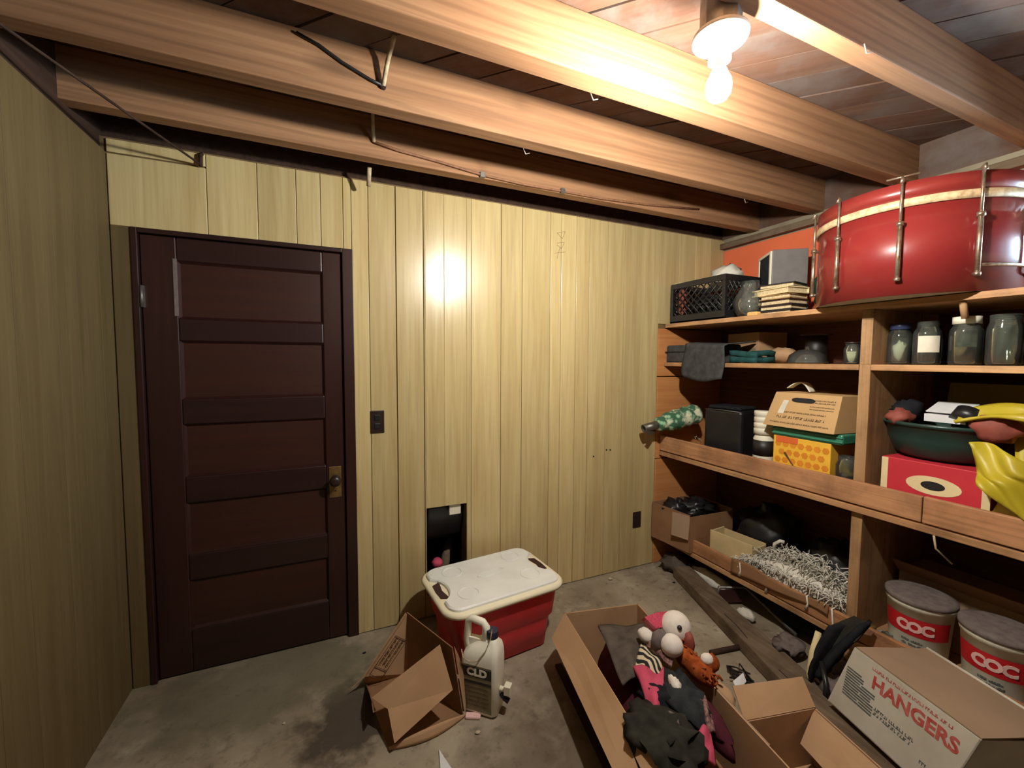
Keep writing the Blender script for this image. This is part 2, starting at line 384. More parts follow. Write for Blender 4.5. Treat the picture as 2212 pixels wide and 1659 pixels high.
# back wall: backing with a door opening and a small square opening, sheet panelling in strips in front
DX0, DX1, DZ = -.742, .098, 1.955
HX0, HX1, HZ0, HZ1 = .455, .682, .12, .612
wb = thing('wall_back', (0, YB, 0), kind='structure')
g = G()
y0, y1 = YB+.008, YB+.11
g.b2((XL-.12, y0, 0), (DX0, y1, 2.30)).b2((DX0, y0, DZ), (DX1, y1, 2.30)).b2((DX1, y0, 0), (HX0, y1, 2.30))
g.b2((HX0, y0, 0), (HX1, y1, HZ0)).b2((HX0, y0, HZ1), (HX1, y1, 2.30)).b2((HX1, y0, 0), (XR+.22, y1, 2.30))
g.build('backing', m['backing'], wb)
G().b2((XL-.12, YB+.02, 2.30), (XR+.22, YB+.12, ZD+.04)).build('rim_board', m['dark_wood'], wb)
g = G(); k = .55; g.b2((HX0-.1, y1+k, -.02), (HX1+.25, y1+k+.02, HZ1+.12)); g.b2((HX0-.12, y1, -.02), (HX0-.10, y1+k, HZ1+.12)); g.b2((HX1+.25, y1, -.02), (HX1+.27, y1+k, HZ1+.12))
g.b2((HX0-.12, y1, HZ1+.12), (HX1+.27, y1+k, HZ1+.14)); g.b2((HX0-.12, y1, -.04), (HX1+.27, y1+k, -.02)); g.build('recess', m['dark_void'], wb)
def plank(x0, x1, z0, z1, par, mt='panel', gap=.002, name='plank'):
    G().b2((x0+gap/2, YB, z0), (x1-gap/2, YB+.0075, z1)).build(name, m[mt], par, bevel=.0025)
ZT = 2.292
ov = [DX0, -.482, -.294, -.139, -.037, .061, DX1]
plank(XL, DX0, .0, DZ+.0, wb, 'panel_left_dimmed')  # strip beside the door takes the darkened tone in place of real dimming
plank(XL, -.482, DZ, 2.235, wb); plank(XL, -.482, 2.241, ZT, wb)
for a, b in zip(ov[1:-1], ov[2:]): plank(a, b, DZ, ZT, wb)
gx = [DX1, .176, .306, .449, .557, .709, .886, 1.018, 1.202, 1.276, 1.382, 1.477, 1.615, 1.747, 1.884, 2.038]
for a, b in zip(gx[:-1], gx[1:]):
    gp = .006 if abs(a-.306) < .01 else .002
    cuts = [c_ for c_ in (HX0, HX1) if a < c_ < b]; segs = list(zip([a]+cuts, cuts+[b]))
    for s0, s1 in segs:
        if s0 >= HX0-.001 and s1 <= HX1+.001:
            plank(s0, s1, .004, HZ0, wb, gap=0); plank(s0, s1, HZ1, ZT, wb, gap=gp if len(segs) == 1 else 0)
        else: plank(s0, s1, .004, ZT, wb, gap=gp if len(segs) == 1 else 0)
for a, b in ((2.038, 2.21), (2.21, 2.36), (2.36, 2.50), (2.50, XR)): plank(a, b, 1.67, ZT, wb)
for z0, z1 in ((.0, .17), (.17, .742), (.742, 1.31), (1.31, 1.64)): G().b2((2.040, YB-.004, z0+.003), (XR, YB+.0075, z1-.003)).build('board', m['orange_board'], wb, bevel=.003)
# marks scratched on the panelling
def wallM(px, py): q = PY(px, py, YB-.001); return frame(q, (1, 0, 0), (0, 0, 1))
q = PY(1213, 512, YB); g = G()
for a, b in (((0, .02), (.055, .035)), ((.055, .035), (.035, -.01)), ((.035, -.01), (.0, .02)), ((0, -.04), (.05, -.03)), ((.05, -.03), (.03, -.07)), ((.0, -.05), (.03, -.07)), ((-.02, -.10), (.06, -.085)), ((.02, -.06), (.0, -.13))):
    g.tube([V(q.x+a[0]-.03, YB-.0005, q.z+a[1]), V(q.x+b[0]-.03, YB-.0005, q.z+b[1])], .0012, 4)
g.build('scratch_marks', m['cord_brown'], wb)
g = G()
for px, py in ((1310, 972), (1318, 972), (1282, 986)): q = PY(px, py, YB); g.cyl((0, 0, 0), .006, .002, 8, frame(q, (1, 0, 0), (0, 0, 1)))
g.build('nail_hole', m['dark_void'], wb)

# left wall
wl = thing('wall_left', (XL, 0, 0), kind='structure')
G().b2((XL-.12, YF-.12, 0), (XL-.008, YB+.1, 2.236)).build('backing', m['backing'], wl)
G().b2((XL-.12, YF-.12, 2.236), (XL-.02, YB+.12, ZD+.04)).build('rim_board', m['dark_wood'], wl)
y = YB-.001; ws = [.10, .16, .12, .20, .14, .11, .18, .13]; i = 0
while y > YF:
    b = max(YF, y-ws[i % 8]); G().b2((XL-.008, b+.001, .003), (XL, y-.001, 2.238)).build('plank', m['panel_left_dimmed'], wl, bevel=.0015); y = b; i += 1

# right wall with the daylight window above the shelves
WY0, WY1, WZ0, WZ1 = -.34, .50, 1.67, 2.07
wr = thing('wall_right', (XR, 0, 0), kind='structure')
g = G(); a, b = XR, XR+.22
g.b2((a, YF-.12, 0), (b, WY0, 2.30)).b2((a, WY1, 0), (b, YB+.12, 2.30)).b2((a, WY0, 0), (b, WY1, WZ0)).b2((a, WY0, WZ1), (b, WY1, 2.30))
g.build('backing', m['plaster'], wr)
G().b2((a, YF-.12, 2.30), (b, YB+.12, ZD+.04)).build('rim_board', m['deck'], wr)
G().b2((a-.006, .60, 1.672), (a, YB-.002, 2.215)).build('painted_board', m['orange_paint'], wr, bevel=.002)
G().b2((a-.05, .60, 2.222), (a, YB-.002, 2.262))  .build('top_plate', m['driftwood'], wr, bevel=.004)
win = thing('window_1', (XR, .08, WZ0), kind='structure')
g = G(); t = .035; x0, x1 = XR+.03, XR+.07
g.b2((x0, WY0, WZ0), (x1, WY1, WZ0+t)).b2((x0, WY0, WZ1-t), (x1, WY1, WZ1)).b2((x0, WY0, WZ0+t), (x1, WY0+t, WZ1-t)).b2((x0, WY1-t, WZ0+t), (x1, WY1, WZ1-t)).b2((x0, .065, WZ0+t), (x1, .095, WZ1-t))
g.build('window_frame', m['white_plastic'], win)
for s0, s1 in ((WY0+t, .065), (.095, WY1-t)): G().b2((x0+.018, s0, WZ0+t), (x0+.022, s1, WZ1-t)).build('pane', m['window_glass'], win)
# wall behind the viewer
wf = thing('wall_front', (0, YF, 0), kind='structure')
G().b2((XL-.12, YF-.12, 0), (XR+.22, YF, ZD+.04)).build('backing', m['dark_wood'], wf)

# ceiling: diagonal deck boards and joists
ce = thing('ceiling', ((XL+XR)/2, .25, ZD), kind='structure')
G().b2((XL-.12, YF-.12, ZD+.03), (XR+.22, YB+.12, ZD+.08)).build('upper_floor', m['dark_wood'], ce)
def clip(poly, ax, lim, sgn):
    out = []
    for i in range(len(poly)):
        a, b = poly[i-1], poly[i]; ia = (a[ax]-lim)*sgn >= 0; ib = (b[ax]-lim)*sgn >= 0
        if ia != ib: t = (lim-a[ax])/(b[ax]-a[ax]); out.append((a[0]+(b[0]-a[0])*t, a[1]+(b[1]-a[1])*t))
        if ib: out.append(b)
    return out
dv = Vector((-1, 1)).normalized(); nv = Vector((1, 1)).normalized(); wd = .141
k = -3.2
while k < 4.2:
    a = nv*(k+.003); b = nv*(k+wd-.003); poly = [tuple(a-dv*6), tuple(b-dv*6), tuple(b+dv*6), tuple(a+dv*6)]
    for ax, lim, sg in ((0, XL-.1, 1), (0, XR+.2, -1), (1, YF-.1, 1), (1, YB+.1, -1)):
        if poly: poly = clip(poly, ax, lim, sg)
    if len(poly) >= 3:
        zz = ZD + rnd.uniform(0, .004); c2 = sum((Vector(p_) for p_ in poly), Vector((0, 0)))/len(poly)
        Mb = Matrix.Translation((c2.x, c2.y, zz)) @ Matrix.Rotation(R(45), 4, 'Z')
        Mi = Mb.inverted(); o = G().prism([Mi @ Vector((p_[0], p_[1], zz)) for p_ in poly], (0, 0, .024)).build('deck_board', m['deck'])
        o.location = (Mb @ o.location)-ce.location; o.rotation_euler = (0, 0, R(45)); o.parent = ce
    k += wd
for jy, th in ((1.935, .062), (1.535, .066), (1.115, .076), (.715, .056), (.31, .06), (-.09, .06), (-.50, .06), (-.9, .06), (-1.3, .06)):
    G().b2((XL-.1, jy, 2.292), (XR+.2, jy+th, ZD)).build('joist', m['joist'], ce, bevel=.004)

# ------------------------------------------------------------------ door
G().b2((XL-.12, YB+.11, -.1), (HX0-.12, YB+.13, 2.35)).build('door_leak_panel', m['dark_wood'], wb)  # unseen panel added behind the door to stop sky light leaking in
dr = thing('door_1', ((DX0+DX1)/2, YB, 0), kind='structure')
yd0, yd1 = YB+.012, YB+.047                              # slab, set a little back in its frame
g = G(); g.b2((DX1-.045, YB-.006, 0), (DX1+.004, YB+.10, DZ)); g.build('jamb', m['door_red'], dr, bevel=.003)
G().b2((DX0-.004, YB-.006, 0), (DX0+.018, YB+.10, DZ)).build('jamb', m['door_red'], dr, bevel=.003)
G().b2((DX0+.018, YB-.004, DZ-.02), (DX1-.045, YB+.10, DZ)).build('head_jamb', m['door_rail'], dr, bevel=.003)
sx0, sx1 = DX0+.021, DX1-.048; px0, px1 = -.601, -.036
G().b2((sx0, yd0, .008), (px0, yd1, DZ-.023)).build('stile', m['door_red'], dr, bevel=.004)
G().b2((px1, yd0, .008), (sx1, yd1, DZ-.023)).build('stile', m['door_red'], dr, bevel=.004)
pz = [(1.590, 1.835), (1.240, 1.495), (.896, 1.130), (.546, .780), (.202, .428)]
rz = [(1.835, DZ-.023), (1.495, 1.590), (1.130, 1.240), (.780, .896), (.428, .546), (.008, .202)]
for a, b in rz: G().b2((px0, yd0, a), (px1, yd1, b)).build('rail', m['door_rail'], dr, bevel=.005)
for a, b in pz:
    G().b2((px0, yd0+.015, a), (px1, yd0+.024, b)).build('panel', m['door_panel'], dr)
    g = G(); t = .010
    g.prism([(px0, yd0+.003, b), (px0, yd0+.015, b), (px0, yd0+.015, b-t)], (px1-px0, 0, 0)).prism([(px0, yd0+.003, a), (px0, yd0+.015, a), (px0, yd0+.015, a+t)], (px1-px0, 0, 0))
    g.prism([(px0, yd0+.003, a), (px0, yd0+.015, a), (px0+t, yd0+.015, a)], (0, 0, b-a)).prism([(px1, yd0+.003, a), (px1, yd0+.015, a), (px1-t, yd0+.015, a)], (0, 0, b-a))
    g.build('moulding', m['door_red'], dr)
G().b2((px0-.012, yd0-.003, 1.60), (px0+.002, yd0+.001, 1.842)).build('worn_strip', m['plush_grey'], dr, label='pale worn strip beside the top panel')
kx, kz = .004, .825
pl = G().b2((kx-.028, yd0-.004, kz-.095), (kx+.028, yd0, kz+.062)).build('lock_plate', m['brass'], dr, bevel=.002, label='worn brass lock plate')
G().cyl((0, 0, 0), .0045, .001, 10, frame((kx, yd0-.0045, kz-.06), (1, 0, 0), (0, 0, 1))).build('keyhole', m['dark_void'], pl)
g = G(); g.lathe([(0, .062), (.016, .061), (.026, .052), (.027, .042), (.020, .030), (.010, .024), (.010, .006), (.020, .004), (.020, 0)], 20, frame((kx, yd0-.004, kz), (1, 0, 0), z=(0, -1, 0))); g.build('knob', m['brown_plastic'], dr)
q = PY(312, 625, YB)
for z in (1.675,):
    g = G().b2((DX0+.008, YB-.003, z-.045), (DX0+.032, YB+.0115, z+.045)); g.cyl((DX0+.024, YB-.004, z-.045), .006, .09, 10); g.build('hinge', m['steel'], dr)

# ------------------------------------------------------------------ wall plates
t = thing('light_switch', (0.212, YB, 1.03), 'dark brown double switch plate on the panelling beside the door', 'switch')
q = PY(815, 911, YB); q.y = YB
G().b2((q.x-.034, YB-.006, q.z-.058), (q.x+.034, YB, q.z+.058)).build('cover_plate', m['brown_plastic'], t, bevel=.003)
for dz in (-.022, .022): G().b2((q.x-.014, YB-.010, q.z+dz-.014), (q.x+.014, YB-.006, q.z+dz+.014)).build('rocker', m['black_plastic'], t, bevel=.002)
t.location = (q.x, YB, q.z-.058)
for c_ in t.children: c_.location = Vector((0.212, YB, 1.03))-t.location
q = PY(1375, 1122, YB)
t = thing('wall_outlet', (q.x, YB, q.z-.055), 'dark brown outlet plate low on the panelling near the shelves', 'outlet')
G().b2((q.x-.034, YB-.006, q.z-.055), (q.x+.034, YB, q.z+.055)).build('cover_plate', m['brown_plastic'], t, bevel=.003)
for dz in (-.022, .022): G().cyl((0, 0, 0), .014, .003, 14, frame((q.x, YB-.006, q.z+dz), (1, 0, 0), z=(0, -1, 0))).build('socket', m['black_plastic'], t)
# small opening: flap, latch, things inside
t = thing('pet_flap', (HX0+.11, YB+.05, HZ1), 'black rubber flap hanging in the small square wall opening', 'flap')
G().sheet(lambda u, v: (HX0+.005+u*.217, YB+.055+.06*v*v, HZ1-.002-v*.22), 8, 8, .006).build('flap_sheet', m['black_plastic'], t)
G().b2((HX0+.132, YB+.02, HZ1-.062), (HX0+.198, YB+.034, HZ1-.004)).build('latch', m['white_plastic'], t, bevel=.003, label='white plastic latch block')
g = G().tube([(HX0+.10, YB+.16, -.02), (HX0+.215, YB+.30, .36)], .028, 10); g.build('wooden_stick', m['driftwood'], label='pale stick leaning inside the small wall opening', cat='stick')
q = PY(945, 1216, YB+.03)
G().ball((q.x, YB+.035, q.z), (.03, .03, .026), nse=.2, seed=3).build('pink_ball', m['cloth_pink'], label='small pink toy ball in the wall opening behind the tote', cat='toy')

# ------------------------------------------------------------------ bulb on its porcelain holder
BX, BY = .925, .805
lamp = thing('ceiling_light', (BX, BY, 2.06), 'bare lit bulb in a white porcelain ceiling lampholder', 'lamp')
g = G(); g.cyl((BX, BY, 2.250), .050, .215, 8); g.build('junction_box', m['steel'], lamp, bevel=.003)
g = G(); g.lathe([(.012, 2.252), (.066, 2.250), (.068, 2.243), (.064, 2.236), (.045, 2.231), (.030, 2.222), (.027, 2.200), (.027, 2.186), (.022, 2.184), (.020, 2.20), (.0, 2.20)], 32, Matrix.Translation((BX, BY, 0))); g.build('lampholder', m['porcelain'], lamp)
g = G(); g.lathe([(.0, 2.19), (.013, 2.19), (.014, 2.172), (.017, 2.165)], 20, Matrix.Translation((BX, BY, 0))); g.build('bulb_base', m['steel'], lamp)
mm, N, L, p = newmat('bulb_lit'); nt = mm.node_tree
p.inputs['Base Color'].default_value = (1, 1, 1, 1); p.inputs['Emission Color'].default_value = (*BULB_COLOR, 1); p.inputs['Emission Strength'].default_value = BULB_STRENGTH
g = G(); g.lathe([(.017, 2.165), (.021, 2.155), (.029, 2.138), (.031, 2.122), (.029, 2.106), (.021, 2.094), (.010, 2.088), (0, 2.087)], 24, Matrix.Translation((BX, BY, 0))); g.build('bulb', mm, lamp)

# ------------------------------------------------------------------ wires under the joists
q0 = PY(850, 85, 1.46); q1 = PY(838, 130, 1.50); q2 = PY(828, 185, 1.525)
t = thing('porcelain_knob_wire', tuple(q2), 'white cloth-covered cord loop on the middle joist above the door', 'wire')
G().tube([V(q0.x, 1.44, 2.468), q0, q1, q2], .0075, 8).build('cord', m['cord_white'], t)
G().tube([q2, PY(800, 172, 1.528), PY(740, 135, 1.528), PY(690, 98, 1.528), PY(640, 70, 1.528)], .005, 6).build('black_wire', m['cord_black'], t)
G().cyl((0, 0, 0), .010, .012, 10, frame(q2, (1, 0, 0), z=(0, 1, 0))).build('insulator', m['brown_plastic'], t)
pts = [PY(x, y, 1.927) for x, y in ((808, 308), (860, 325), (950, 350), (1042, 378), (1130, 398), (1215, 413), (1300, 429), (1400, 442), (1510, 452))]
pts[0].z += .002
t = thing('joist_cable', tuple(pts[-1]), 'brown cable stapled along the joist nearest the panelled wall', 'cable')
G().tube(pts, .006, 8).build('cable', m['cord_brown'], t)
G().tube([V(pts[0].x-.01, 1.80, 2.468), PY(805, 252, 1.88), PY(806, 285, 1.91), pts[0]], .0075, 8).build('drop_cord', m['cord_white'], t)
for x, y in ((1042, 378), (1215, 413)): q = PY(x, y, 1.927); G().b2((q.x-.012, 1.918, q.z-.012), (q.x+.012, 1.936, q.z+.012)).build('staple', m['steel'], t)
q = PY(798, 362, 2.05); q2 = PY(796, 402, 2.10)
G().tube([q, q2], .010, 8).build('wire_stub', m['cord_white'], label='short pale wire stub hanging just above the panelling top', cat='wire')
q = PY(434, 356, YB-.015); a = PZ(0, 52, 2.262); dd = (a-q); dd *= (XL-.015-q.x)/dd.x; a = q+dd
t = thing('clothesline', tuple(q), 'thin line strung along the left wall to a hook over the door', 'line')
G().tube([q, q+dd*.5, a], .0045, 6).build('line', m['dark_wood'], t)
G().tube([V(q.x, YB, q.z+.05), V(q.x, YB-.014, q.z+.04), V(q.x, YB-.018, q.z-.008)], .008, 8).build('hook', m['dark_wood'], t)
g = G()
for px, py, jy in ((1130, 322, 1.60), (1275, 202, 1.19), (1610, 365, 1.60), (1870, 40, .71)):
    q = PY(px, py, jy); q.z = min(q.z, 2.292)
    G().tube([q+V(0, 0, .004), q+V(.012, 0, -.018), q+V(.03, 0, -.01)], .0018, 5).build('nail_wire', m['metal_lid'], label={1130: 'bent nail under the second joist from the panelled wall', 1275: 'bent nail under the joist left of the bulb', 1610: 'pale nail under the second joist, below the bulb', 1870: 'pale nail on the joist right of the bulb'}[px], cat='nail')

# ------------------------------------------------------------------ shelving unit along the right wall
XS = 2.09; SY0, SY1 = -.75, YB-.01
su = thing('shelving_unit', (XS+.25, .7, 0), 'built-in wooden shelving unit along the right wall', 'shelves')
DV0, DV1 = 1.003, 1.045
def shelf(z0, z1, y0=SY0, y1=SY1, x0=XS): return G().b2((x0, y0, z0), (XR-.012, y1, z1)).build('shelf_board', m['shelf'], su, bevel=.002)
shelf(1.643, 1.668); 
for a, b in ((SY0, DV0-.001), (DV1+.001, SY1)): shelf(1.383, 1.408, a, b)
shelf(.772, .797)
shelf(.182, .207)
for a, b in ((1.408, 1.643), (.797, 1.408), (.207, .772), (0, .182)):
    G().b2((XS+.002, DV0, a), (XR-.012, DV1, b)).build('divider', m['shelf_side'], su, bevel=.002)
G().b2((XS-.022, SY0, .803), (XS-.001, .80, .905)).build('lip_board', m['lip'], su, bevel=.004)
G().b2((XS-.022, .803, .803), (XS-.001, SY1, .903)).build('lip_board', m['lip'], su, bevel=.004)
G().b2((XS-.024, SY0, .768), (XS-.001, SY1, .796)).build('edge_strip', m['shelf'], su, bevel=.003)
G().b2((XS-.022, SY0, .212), (XS-.001, 1.93, .290)).build('lip_board', m['lip'], su, bevel=.004)
G().b2((XS-.024, SY0, .178), (XS-.001, SY1, .206)).build('edge_strip', m['shelf'], su, bevel=.003)
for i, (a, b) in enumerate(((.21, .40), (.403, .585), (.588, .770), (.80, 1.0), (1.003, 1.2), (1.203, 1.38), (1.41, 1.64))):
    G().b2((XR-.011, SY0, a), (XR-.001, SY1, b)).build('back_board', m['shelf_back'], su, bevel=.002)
G().b2((XS+.25, SY0, 0), (XR-.012, SY0+.02, 1.643)).build('end_panel', m['shelf_side'], su)
q = PX(2078, 640, XS+.05)
G().tube([PX(2078, 640, XS+.02), PX(2085, 688, XS+.04)], .011, 8).build('support_peg', m['shelf_side'], su)

# ------------------------------------------------------------------ top shelf
ZT1 = 1.668
# black crate: base, rims and lattice sides
def crate(x0, x1, y0, y1, z0, z1, t):
    g = G(); g.b2((x0, y0, z0), (x1, y1, z0+.012)); g.build('crate_base', m['black_plastic'], t)
    for nm, a, b in (('rim', z1-.035, z1), ('lower_band', z0, z0+.05)):
        g = G(); k = .012
        g.b2((x0, y0, a), (x0+k, y1, b)).b2((x1-k, y0, a), (x1, y1, b)).b2((x0+k, y0, a), (x1-k, y0+k, b)).b2((x0+k, y1-k, a), (x1-k, y1, b)); g.build(nm, m['black_plastic'], t, bevel=.002)
    for cx, cy in ((x0, y0), (x1-.022, y0), (x0, y1-.022), (x1-.022, y1-.022)):
        G().b2((cx, cy, z0+.05), (cx+.022, cy+.022, z1-.035)).build('corner_post', m['black_plastic'], t)
    def lattice(p0, p1, nrm):
        p0 = Vector(p0); p1 = Vector(p1); a = z0+.05; b = z1-.035; Lh = (p1-p0); n = 9; g = G()
        for sgn in (1, -1):
            for i in range(-4, n):
                u0 = i/n; u1 = u0+.42
                if sgn < 0: za, zb = b, a
                else: za, zb = a, b
                s0 = max(0, u0); s1 = min(1, u1)
                if s1-s0 < .03: continue
                f0 = (s0-u0)/.42; f1 = (s1-u0)/.42
                g.tube([p0+Lh*s0+V(0, 0, za+(zb-za)*f0-p0.z), p0+Lh*s1+V(0, 0, za+(zb-za)*f1-p0.z)], .0042, 4)
        g.build('lattice_side', m['black_plastic'], t)
    k = .006
    lattice((x0+k, y0, 0), (x0+k, y1, 0), None); lattice((x1-k, y0, 0), (x1-k, y1, 0), None); lattice((x0, y0+k, 0), (x1, y0+k, 0), None); lattice((x0, y1-k, 0), (x1, y1-k, 0), None)
t = thing('milk_crate', (2.28, 1.96, ZT1), 'black plastic lattice crate at the far end of the top shelf', 'crate')
crate(2.112, 2.44, 1.745, 2.170, ZT1+.001, 1.930, t)
G().ball((2.30, 1.90, 1.945), (.085, .10, .075), nse=.5, fr=7, seed=2).build('white_cloth', m['cloth_white'], label='crumpled white cloth heaped on the black crate', cat='cloth')
G().ball((2.26, 1.96, 1.765), (.11, .15, .08), nse=.4, seed=5, nz=12).build('dark_bundle', m['cloth_charcoal'], label='dark cloth bundle filling the black crate', cat='cloth')
G().b2((2.127, 2.075, 1.69), (2.165, 2.115, 1.89), ).build('red_packet', m['food_red'], bevel=.004, label='reddish packet seen through the crate lattice', cat='packet')
G().box((2.16, 2.14, 1.935), (.05, .05, .012)).build('cream_scrap', m['cream'], bevel=.003, label='cream scrap lying on the left rim of the black crate', cat='scrap')
# glass carafe
def lathe_thing(name, prof, mat, loc, label, cat, n=28, group=None): return G().lathe(prof, n, Matrix.Translation(loc)).build(name, m[mat], label=label, cat=cat, group=group)
lathe_thing('glass_carafe', [(0, .002), (.05, .002), (.072, .03), (.084, .07), (.080, .11), (.058, .15), (.046, .175), (.050, .205), (.047, .205), (.043, .176), (.054, .148), (.076, .108), (.080, .07), (.068, .033), (.048, .006), (0, .006)], 'glass_clear', (2.20, 1.655, ZT1), 'round clear glass carafe beside the black crate', 'carafe')
# grey box with a dark front
M_ = TR(2.47, 1.66, ZT1+.001, -38)
t = thing('grey_speaker', (2.42, 1.74, ZT1), 'grey upright plastic box with a dark inset face behind the carafe', 'box')
g = G(); g.b2((-.09, -.135, 0), (.09, .085, .385), M_); g.build('cabinet', m['grey_plastic'], t, bevel=.004)
g = G(); g.b2((-.10, -.13, .01), (-.0905, -.115, .38), M_).b2((-.10, .065, .01), (-.0905, .08, .38), M_).b2((-.10, -.115, .365), (-.0905, .065, .38), M_).b2((-.10, -.115, .01), (-.0905, .065, .03), M_); g.build('face_frame', m['white_plastic'], t)
G().b2((-.094, -.115, .03), (-.0905, .065, .365), M_).build('inset_face', m['cloth_charcoal'], t)
# books
def book(z, h, y0, y1, x0, x1, cover, rot, label):
    cx, cy = (x0+x1)/2, (y0+y1)/2; M_ = TR(cx, cy, z, rot); lx, ly = (x1-x0)/2, (y1-y0)/2; k = .0055
    t = thing('book', (cx, cy, z), label, 'book', 'books stacked flat on the top shelf')
    G().b2((-lx, -ly, 0), (lx, ly, k), M_).build('cover', m[cover], t); G().b2((-lx, -ly, h-k), (lx, ly, h), M_).build('cover', m[cover], t)
    G().b2((lx-.004, -ly, k), (lx, ly, h-k), M_).build('spine', m[cover], t)
    G().b2((-lx+.008, -ly+.008, k), (lx-.004, ly-.008, h-k), M_).build('pages', m['page'], t)
zb = ZT1+.001
for h, y0, y1, x0, cv, rt, lb in ((.022, 1.40, 1.585, 2.17, 'book_dark', 0, 'dark slim book at the very bottom of the book stack'), (.027, 1.405, 1.580, 2.175, 'book_dark', 3, 'black-covered book second from the bottom of the stack'), (.030, 1.41, 1.60, 2.18, 'book_maroon', -2, 'dark maroon book in the middle of the stack'),
                                  (.026, 1.41, 1.575, 2.17, 'book_tan', 2, 'thin book with reddish pages above the maroon one'), (.034, 1.40, 1.615, 2.165, 'cream', -5, 'cream-paged thick book near the top of the stack'), (.026, 1.42, 1.60, 2.19, 'book_dark', 9, 'dark-covered book crowning the stack')):
    book(zb, h, y0, y1, x0, x0+.15, cv, rt, lb); zb += h+.0005
G().b2((2.115, 1.545, ZT1), (2.15, 1.605, ZT1+.022)).build('sponge', m['sponge'], bevel=.006, label='small tan sponge on the front edge of the top shelf', cat='sponge')
t = thing('green_bag', (2.28, 1.36, ZT1), 'dark green bag slumped between the books and the red drum', 'bag')
G().ball((2.36, 1.345, ZT1+.10), (.07, .035, .10), nse=.35, seed=8, flat=-.099).build('bag_body', m['cloth_green'], t)
G().ball((2.42, 1.365, ZT1+.16), (.07, .065, .09), nse=.4, seed=9).build('bag_top', m['cloth_green'], t)

# ------------------------------------------------------------------ red drum
DC = (2.257, .96); DR = .320; DZ0, DZ1 = 1.670, 2.080
t = thing('bass_drum', (DC[0], DC[1], DZ0), 'big red bass drum lying flat on the top shelf', 'drum')
T_ = Matrix.Translation((DC[0], DC[1], 0))
G().lathe([(DR-.008, DZ0), (DR, DZ0), (DR, 1.999), (DR-.008, 1.999), (DR-.008, DZ0)], 72, T_).build('shell', m['drum_red'], t)
G().lathe([(DR-.004, 2.018), (DR+.006, 2.018), (DR+.006, DZ1), (DR-.010, DZ1), (DR-.010, 2.03)], 72, T_).build('hoop', m['drum_hoop'], t)
G().lathe([(DR-.004, 1.990), (DR+.009, 1.990), (DR+.010, 2.004), (DR+.009, 2.018), (DR-.004, 2.018), (DR-.004, 1.990)], 72, T_).build('band', m['drum_band'], t)
G().cyl((DC[0], DC[1], 2.045), DR-.0105, .004, 64).build('drum_head', m['drum_head'], t)
G().cyl((DC[0], DC[1], DZ0+.001), DR-.009, .004, 64).build('drum_head', m['drum_head'], t)
for k in range(10):
    a = R(161.0+36*k); dx, dy = math.cos(a), math.sin(a); r1 = DR+.016
    P = lambda r, z, off=0: V(DC[0]+dx*r-dy*off, DC[1]+dy*r+dx*off, z)
    rod = G().tube([P(r1, 2.088), P(r1, 1.915)], .005, 8).build('tension_rod', m['chrome'], t)
    G().tube([P(r1-.006, 2.086), P(r1+.004, 2.094), P(r1+.008, 2.075)], .006, 6).build('claw', m['chrome'], rod)
    if k in (1, 5): G().tube([P(r1, 2.098, -.045), P(r1, 2.098, .045)], .004, 6).build('t_handle', m['chrome'], rod)
    g = G(); g.tube([P(r1, 1.930), P(r1, 1.722)], .0075, 10); g.tube([P(r1, 1.936), P(r1, 1.922)], .012, 8); g.tube([P(DR-.002, 1.925), P(r1, 1.925)], .006, 6); g.tube([P(DR-.002, 1.728), P(r1, 1.728)], .006, 6); g.tube([P(r1, 1.732), P(r1, 1.720)], .010, 8)
    g.build('lug_tube', m['chrome'], t)
g = G(); g.tube([V(DC[0]+math.cos(R(a))*(DR+.012), DC[1]+math.sin(R(a))*(DR+.012), 1.758) for a in range(233, 296, 7)], .0065, 8); g.build('side_rail', m['chrome'], t)

# ------------------------------------------------------------------ second shelf, left bay
Z2 = 1.408
t = thing('grey_case', (2.25, 1.98, Z2), 'dark grey hard case at the far end of the second shelf', 'case')
G().b2((2.10, 1.80, Z2+.001), (2.34, 2.185, Z2+.115)).build('case_body', m['cloth_grey'], t, bevel=.012)
G().b2((2.095, 1.795, Z2+.068), (2.345, 2.19, Z2+.074)).build('case_seam', m['black_plastic'], t)
def drape(u, v):                                       # u along the shelf, v from the case top over the edge
    y = 2.00-.30*u + .008*math.sin(9*v+u*4)
    if v < .45: return (2.32-.245*(v/.45), y, Z2+.124+.004*math.sin(8*u)-.02*u*(v/.45))
    k = (v-.45)/.55; return (2.075-.012*math.sin(6*u+3*k)*k, y+.01*k, Z2+.118-.02*u-.205*k-.02*math.sin(4*u)*k)
G().sheet(drape, 16, 20, .006).build('grey_cloth', m['cloth_grey'], label='grey cloth draped over the second shelf edge', cat='cloth')
t = thing('small_carton', (2.44, 1.80, Z2), 'small tan carton with a white label on the second shelf', 'carton')
M_ = TR(2.47, 1.80, Z2+.001, -12)
G().b2((-.10, -.13, 0), (.10, .13, .185), M_).build('carton_body', m['cardboard'], t, bevel=.002)
G().b2((-.102, .01, .04), (-.1003, .12, .10), M_).build('label', m['label_white'], t); G().b2((-.102, -.11, .125), (-.1003, .10, .130), M_).build('print_line', m['ink_brown'], t)
G().b2((-.102, -.11, .03), (-.1003, .0, .09), M_).build('label', m['jug_label'], t)
for i, (zz, lb) in enumerate(((0, 'teal folded towel lying under the other one on the second shelf'), (.034, 'teal folded towel lying on top of the other one'))):
    G().sheet(lambda u, v: (2.14+.16*u, 1.725-.17*v+.006*math.sin(7*u), Z2+.019+zz+.006*math.sin(u*5+v*4+i)*(1 if i else .4)), 10, 10, .030).build('folded_towel', m['cloth_teal'], label=lb, cat='towel', group='teal towels')
